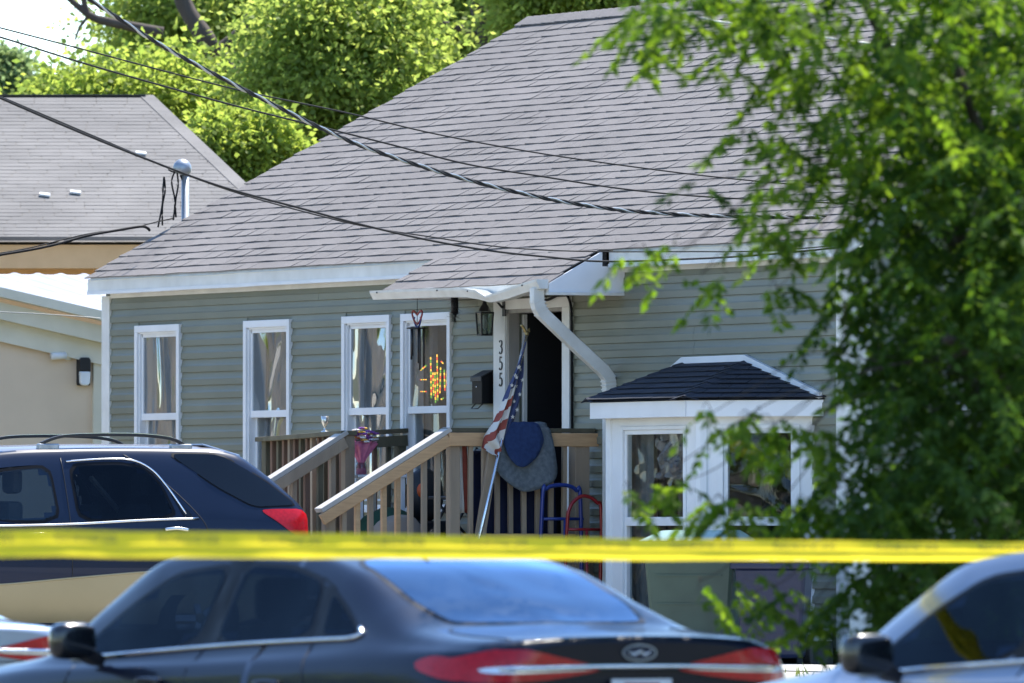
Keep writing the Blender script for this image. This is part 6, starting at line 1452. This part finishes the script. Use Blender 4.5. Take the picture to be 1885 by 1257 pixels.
# embossed number on the green cart
# ================================================================== trees
def leaves(pts, dirs, L, W, shape='leaflet', jitter=.5, rng=None):
    """numpy leaf blades: one folded kite (2 triangles x 2) per point"""
    n = len(pts); rng = rng or np.random.default_rng(1); d = dirs / np.linalg.norm(dirs, axis=1)[:, None]
    a = rng.normal(size=(n, 3)); sd = np.cross(d, a); sd /= np.linalg.norm(sd, axis=1)[:, None] + 1e-9; nr = np.cross(sd, d)
    l = (L * rng.uniform(.7, 1.25, n))[:, None]; w = (W * rng.uniform(.7, 1.2, n))[:, None]; b = pts
    v0 = b; v1 = b + d * l * .45 + sd * w * .5 + nr * w * .12; v2 = b + d * l; v3 = b + d * l * .45 - sd * w * .5 + nr * w * .12; 
    V = np.stack([v0, v1, v2, v3], 1).reshape(-1, 3); i = np.arange(n) * 4
    return V, np.stack([i, i + 1, i + 2, i + 3], 1)
def np_obj(name, V, Fq, m, parent=None):
    me = bpy.data.meshes.new(name); n = len(V); f = len(Fq); me.vertices.add(n); me.vertices.foreach_set('co', np.asarray(V, np.float32).ravel()); me.loops.add(f * 4); me.loops.foreach_set('vertex_index', np.asarray(Fq, np.int32).ravel()); me.polygons.add(f); me.polygons.foreach_set('loop_start', np.arange(f, dtype=np.int32) * 4); me.polygons.foreach_set('loop_total', np.full(f, 4, np.int32)); me.update(calc_edges=True)
    me.materials.append(MATS[m]); o = bpy.data.objects.new(name, me); COL.objects.link(o)
    if parent: o.parent = parent
    return o
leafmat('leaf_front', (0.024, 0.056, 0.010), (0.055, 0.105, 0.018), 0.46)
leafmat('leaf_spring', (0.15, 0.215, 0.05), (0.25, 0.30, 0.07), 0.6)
leafmat('leaf_far', (0.14, 0.20, 0.05), (0.26, 0.31, 0.085), 0.64)  # greens lightened to put the pale haze into the colour
leafmat('leaf_pale', (0.13, 0.19, 0.09), (0.20, 0.26, 0.11), 0.55)
def limb(mb, pts, r0, r1, k=5, n=7):
    c = catmull(pts, k); m = len(c); mb.tube(c, [r0 + (r1 - r0) * (i / (m - 1)) ** .8 for i in range(m)], n)
def tree(name, label, base, height, crown_c, crown_r, nclump, nleaf, lm, L, W, seed, trunk_r=.22, group='trees behind the houses', limbs=(), spread=.30):
    rng = np.random.default_rng(seed); r = bpy.data.objects.new(name, None); COL.objects.link(r); r.location = base; OFF[r.name] = (0, 0, 0); tag(r, label, 'tree', group)
    cc = np.array(crown_c); cr = np.array(crown_r); mb = MB(); top = Vector((cc[0], cc[1], cc[2] - cr[2] * .5))
    limb(mb, [(0, 0, -.2), (.1, 0, height * .2), (.15, 0, top.z * .7), tuple(top)], trunk_r, trunk_r * .55)
    P = []; D = []
    for i in range(nclump):
        v = rng.normal(size=3); v /= np.linalg.norm(v); q = rng.random() ** .38; c = cc + v * cr * q
        if i % 3 == 0: m_ = top.lerp(Vector(c), .5) + Vector((0, 0, -.25)); limb(mb, [tuple(top * .9), tuple(m_), tuple(c)], trunk_r * .30, .015, 4, 5)
        k = int(nleaf / nclump * rng.uniform(.6, 1.5)); sz = rng.uniform(.45, 1.15) * cr.mean() * spread
        p = c + rng.normal(size=(k, 3)) * sz * np.array([1, 1, .7]) * .62; P.append(p); dd = (p - c) * .8 + rng.normal(size=(k, 3)) * sz * .6; dd[:, 2] -= sz * .35; D.append(dd)
    for l in limbs: limb(mb, [tuple(Vector(p) - Vector(base)) for p in l[0]], l[1], l[2], 6, 8)
    mb.obj('trunk', 'bark', r); V, Fq = leaves(np.concatenate(P), np.concatenate(D), L, W, rng=rng); np_obj('crown', V, Fq, lm, r); return r
def ptree(label, px, py, rx, ry, d, nclump, nleaf, lm, L, W, seed, tr=.2, limbs=()):
    """a tree whose crown is centred on picture position (px, py) at distance d, with crown radii given in picture pixels"""
    k = d / F; b = at(px, 1005, d); c = at(px, py, d); h = c.z - LOT
    tree('broadleaf_tree', label, (b.x, b.y, LOT), h, (0, 0, h), (rx * k, rx * k * .85, ry * k), int(nclump * 1.3), int(nleaf * 1.55), lm, L * .82, W * .82, seed, tr, limbs=limbs, spread=.40)
ptree('bright yellow green tree standing behind the left neighbour roof', 285, 235, 190, 130, 130, 110, 26000, 'leaf_spring', .115, .075, 1)
ptree('tall tree with thick bare limbs between the two roofs', 430, 40, 240, 190, 142, 130, 30000, 'leaf_far', .12, .075, 2, .3,
     limbs=[([at(430, 330, 141), at(425, 160, 140), at(395, 95, 139), at(340, 10, 139), at(325, -60, 139)], .16, .09), ([at(398, 95, 139), at(440, 60, 139), at(470, 10, 139), at(480, -50, 139)], .08, .05), ([at(300, 60, 138), at(200, 40, 138), at(165, 28, 138), at(125, -5, 138)], .07, .035), ([at(165, 28, 138), at(148, 48, 138), at(138, 74, 138)], .025, .012), ([at(162, 26, 138), at(155, 5, 138), at(155, -30, 138)], .04, .03)])
ptree('dense green tree filling the gap above the left roof edge', 640, 150, 190, 210, 128, 150, 34000, 'leaf_far', .11, .07, 3)
ptree('green tree with grey forked trunk behind the roof ridge', 830, 20, 210, 190, 136, 130, 30000, 'leaf_far', .115, .075, 4, .2,
     limbs=[([at(905, 120, 132), at(890, 50, 132), at(870, -20, 132)], .12, .09), ([at(900, 90, 132), at(865, 60, 132), at(840, 50, 132), at(790, 35, 132)], .06, .03), ([at(945, 100, 132), at(935, 40, 132), at(930, -30, 132)], .07, .06)])
ptree('green tree crown rising right behind the highest roof ridge', 1090, -20, 200, 150, 131, 110, 24000, 'leaf_far', .115, .075, 5)
ptree('pale tree seen through the gaps between the nearer crowns', 560, 130, 330, 240, 156, 130, 26000, 'leaf_spring', .13, .085, 41)
ptree('pale tree far behind the ridge and the forked trunk', 960, 60, 300, 200, 156, 110, 22000, 'leaf_spring', .13, .085, 42)
ptree('small hazy tree at the far left edge under the sky', 0, 170, 62, 85, 150, 50, 9000, 'leaf_pale', .11, .07, 6)
for q, (px, py, rx, ry, dd, nl, lm) in enumerate(((-330, 330, 260, 330, 128, 16000, 'leaf_far'), (-820, 300, 300, 360, 120, 16000, 'leaf_far'), (-1350, 350, 320, 330, 112, 14000, 'leaf_spring'), (-1950, 330, 360, 360, 104, 14000, 'leaf_far'))):  # unseen trees added so panes mirror foliage instead of bright horizon
    ptree(('nearest', 'second', 'third', 'farthest')[q] + ' tree of the row added unseen on the left to darken window reflections', px, py, rx, ry, dd, 100, nl, lm, .17, .11, 31 + q)
ptree('low yellowish shrub tree peeping over the left ridge', 105, 205, 80, 60, 140, 50, 10000, 'leaf_spring', .11, .07, 8)
ptree('bright shrubby tree low between the neighbour hip and the grey roof', 450, 280, 100, 80, 124, 60, 12000, 'leaf_spring', .105, .07, 9)
for q, (x, y, h, rr) in enumerate(((-62, 40, 7, 7), (-48, 10, 8, 8), (-34, -18, 7, 7.5), (-16, -40, 8, 9), (8, -46, 7, 8.5), (34, -40, 8, 9), (-75, 72, 7, 8), (-44, 70, 8, 7), (-30, 62, 6, 5), (66, 28, 8, 9), (46, 44, 7, 7), (84, 58, 8, 9))):  # trees out of view, added to darken mirror images in cars and bay
    tree('broadleaf_tree', ('unseen tree with %s crown added to darken car and pane reflections' % ('a low round', 'a tall broad', 'a small', 'a wide', 'a dense', 'a spreading', 'a far off', 'a bushy', 'a narrow', 'a heavy', 'a loose', 'a rounded')[q]), (x, y, 0), h, (0, 0, h), (rr, rr, h * .85), 60, 5000, 'leaf_far', .55, .38, 60 + q, .3, group='unseen trees added for reflections')
# the tree in the right foreground: drooping sprays of pinnate leaves
TD = 50.0
def fore_tree():
    rng = np.random.default_rng(21); base = at(1835, 1005, TD + 1); base.z = .25
    r = bpy.data.objects.new('locust_tree', None); COL.objects.link(r); r.location = base; OFF[r.name] = (0, 0, 0); tag(r, 'leafy green tree with drooping branches filling the right foreground', 'tree')
    mb = MB(); B = Vector(base)
    fork = at(1840, 900, TD + 1); limb(mb, [B - Vector((0, 0, .4)), (B + fork) / 2 + Vector((.05, 0, 0)), fork], .11, .085)
    mains = []
    for px, py, dd in ((1800, 500, .5), (1740, 620, -.8), (1880, 420, 0.8), (1650, 300, .2), (1760, 120, -.4), (1560, -60, .3), (1900, -200, 0), (1960, 200, -.8), (1700, -300, .8), (2050, 500, .6)):
        e = at(px, py, TD + dd); m_ = fork.lerp(e, .5) + Vector((.12, 0, .15)); limb(mb, [fork, m_, e], .05, .02); mains.append((fork, m_, e))
    nodes = [p for q in mains for p in catmull(q, 6)]
    # regions of foliage: (centre px, py, radius x, radius y, number of sprays, depth spread)
    reg = [(1770, 120, 170, 170, 190, 1.1), (1800, 400, 160, 200, 240, 1.1), (1790, 680, 165, 190, 240, 1.0), (1790, 920, 170, 150, 190, 1.0), (1660, 780, 95, 170, 75, .8), (1620, 1010, 95, 110, 46, .7),
           (1640, 200, 110, 150, 62, .9), (1610, 470, 75, 150, 44, .8), (1530, 90, 90, 90, 26, .8), (1430, 30, 110, 45, 22, .7), (1290, 10, 130, 28, 22, .6), (1185, 15, 55, 26, 10, .5),
           (1345, 100, 45, 35, 6, .5), (1200, 90, 40, 18, 4, .4), (1440, 200, 45, 80, 14, .6), (1370, 260, 16, 50, 3, .4), (1510, 300, 50, 90, 20, .6), (1400, 345, 30, 40, 5, .5), (1290, 330, 20, 35, 2, .4), (1450, 415, 65, 35, 12, .5),
           (1190, 470, 40, 16, 4, .3), (1290, 505, 60, 18, 3, .3), (1240, 450, 25, 16, 2, .3), (1555, 590, 45, 90, 15, .6), (1430, 530, 45, 30, 3, .5), (1620, 640, 50, 70, 12, .6),
           (1390, 772, 70, 20, 10, .4), (1480, 800, 50, 26, 10, .5), (1310, 760, 25, 12, 2, .3), (1240, 885, 40, 16, 4, .3), (1160, 905, 30, 8, 2, .2), (1340, 935, 70, 24, 11, .4), (1460, 945, 60, 36, 15, .5), (1540, 900, 45, 60, 9, .5),
           (1290, 1070, 22, 18, 2, .3), (1400, 1085, 65, 38, 9, .4), (1480, 1130, 50, 35, 7, .4), (1560, 1120, 45, 40, 6, .4), (1700, 1080, 110, 70, 40, .7), (1820, 1110, 90, 60, 30, .7),
           (1900, 250, 80, 350, 110, 1.0), (1960, 700, 110, 350, 120, 1.2), (1800, -150, 330, 130, 170, 1.6), (1550, -90, 260, 70, 60, 1.2), (1300, -60, 170, 50, 26, .9), (2050, 300, 130, 400, 90, 1.4)]
    P = []; D = []; twigs = MB(); Vv = []; Ff = []
    lp = []; ld = []; lit_p = []; lit_d = []
    for cx, cy, rx, ry, n, ds in reg:
        ce = at(cx, cy, TD); best = min(nodes, key=lambda q: (q - ce).length + (0 if q.z > ce.z - .2 else .25)); mid = best.lerp(ce, .55) + Vector((rng.normal() * .05, 0, .14)); limb(twigs, [best, best.lerp(ce, .25) + Vector((0, 0, .05 + rng.normal() * .04)), mid, ce.lerp(best, .15) + Vector((0, 0, rng.normal() * .04)), ce], .0042, .002, 5, 5)
        for i in range(int(n * 1.15) if cx > 1580 else n):
            while True:
                a, b = rng.uniform(-1, 1, 2)
                if a * a + b * b < 1: break
            p = np.array(at(cx + rx * a, cy + ry * b, TD + rng.normal() * ds * .6)); q = Vector(p)
            if i % 3 == 0 and (q - ce).length < .45:
                anchor = ce
                tm = anchor.lerp(q, .55) + Vector((0, 0, .04)); limb(twigs, [anchor, tm, q], .003, .0015, 4, 4)
            # compound leaf: rachis leaning out and down, pairs of leaflets
            az = rng.uniform(0, 6.283); out = np.array([math.cos(az), math.sin(az) * .8, -rng.uniform(.15, 1.0)]); out /= np.linalg.norm(out); ln = rng.uniform(.13, .27); side = np.cross(out, [0, 0, 1.0]); side /= np.linalg.norm(side) + 1e-6; m = int(rng.integers(6, 10))
            tgt_p, tgt_d = (lit_p, lit_d) if (rng.random() < (.78 if cy < 260 or cx < 1500 else (.12 if cy > 600 else .36))) else (lp, ld)  # paler leaves up and left, darker low down: light put into colour
            for j in range(m):
                f = (j + .6) / m; c = p + out * ln * f; c = c + np.array([0, 0, -.05 * f * f])
                for sg in (-1, 1): tgt_p.append(c); tgt_d.append(side * sg + out * .55 + np.array([0, 0, -.35]) + rng.normal(size=3) * .22)
            tgt_p.append(p + out * ln + np.array([0, 0, -.05])); tgt_d.append(out + np.array([0, 0, -.3]))
    off = np.array(base)
    mb.v = [tuple(Vector(v) - B) for v in mb.v]; twigs.v = [tuple(Vector(v) - B) for v in twigs.v]
    mb.obj('trunk', 'bark', r); twigs.obj('twigs', 'bark', r)
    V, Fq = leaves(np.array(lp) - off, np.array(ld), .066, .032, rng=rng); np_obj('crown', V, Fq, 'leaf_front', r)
    V, Fq = leaves(np.array(lit_p) - off, np.array(lit_d), .070, .034, rng=rng); o = np_obj('lit_leaves', V, Fq, 'leaf_lit', r)
leafmat('leaf_lit', (0.060, 0.12, 0.015), (0.115, 0.18, 0.026), 0.55)  # paler copy of the leaf colour, painted as lit
fore_tree()
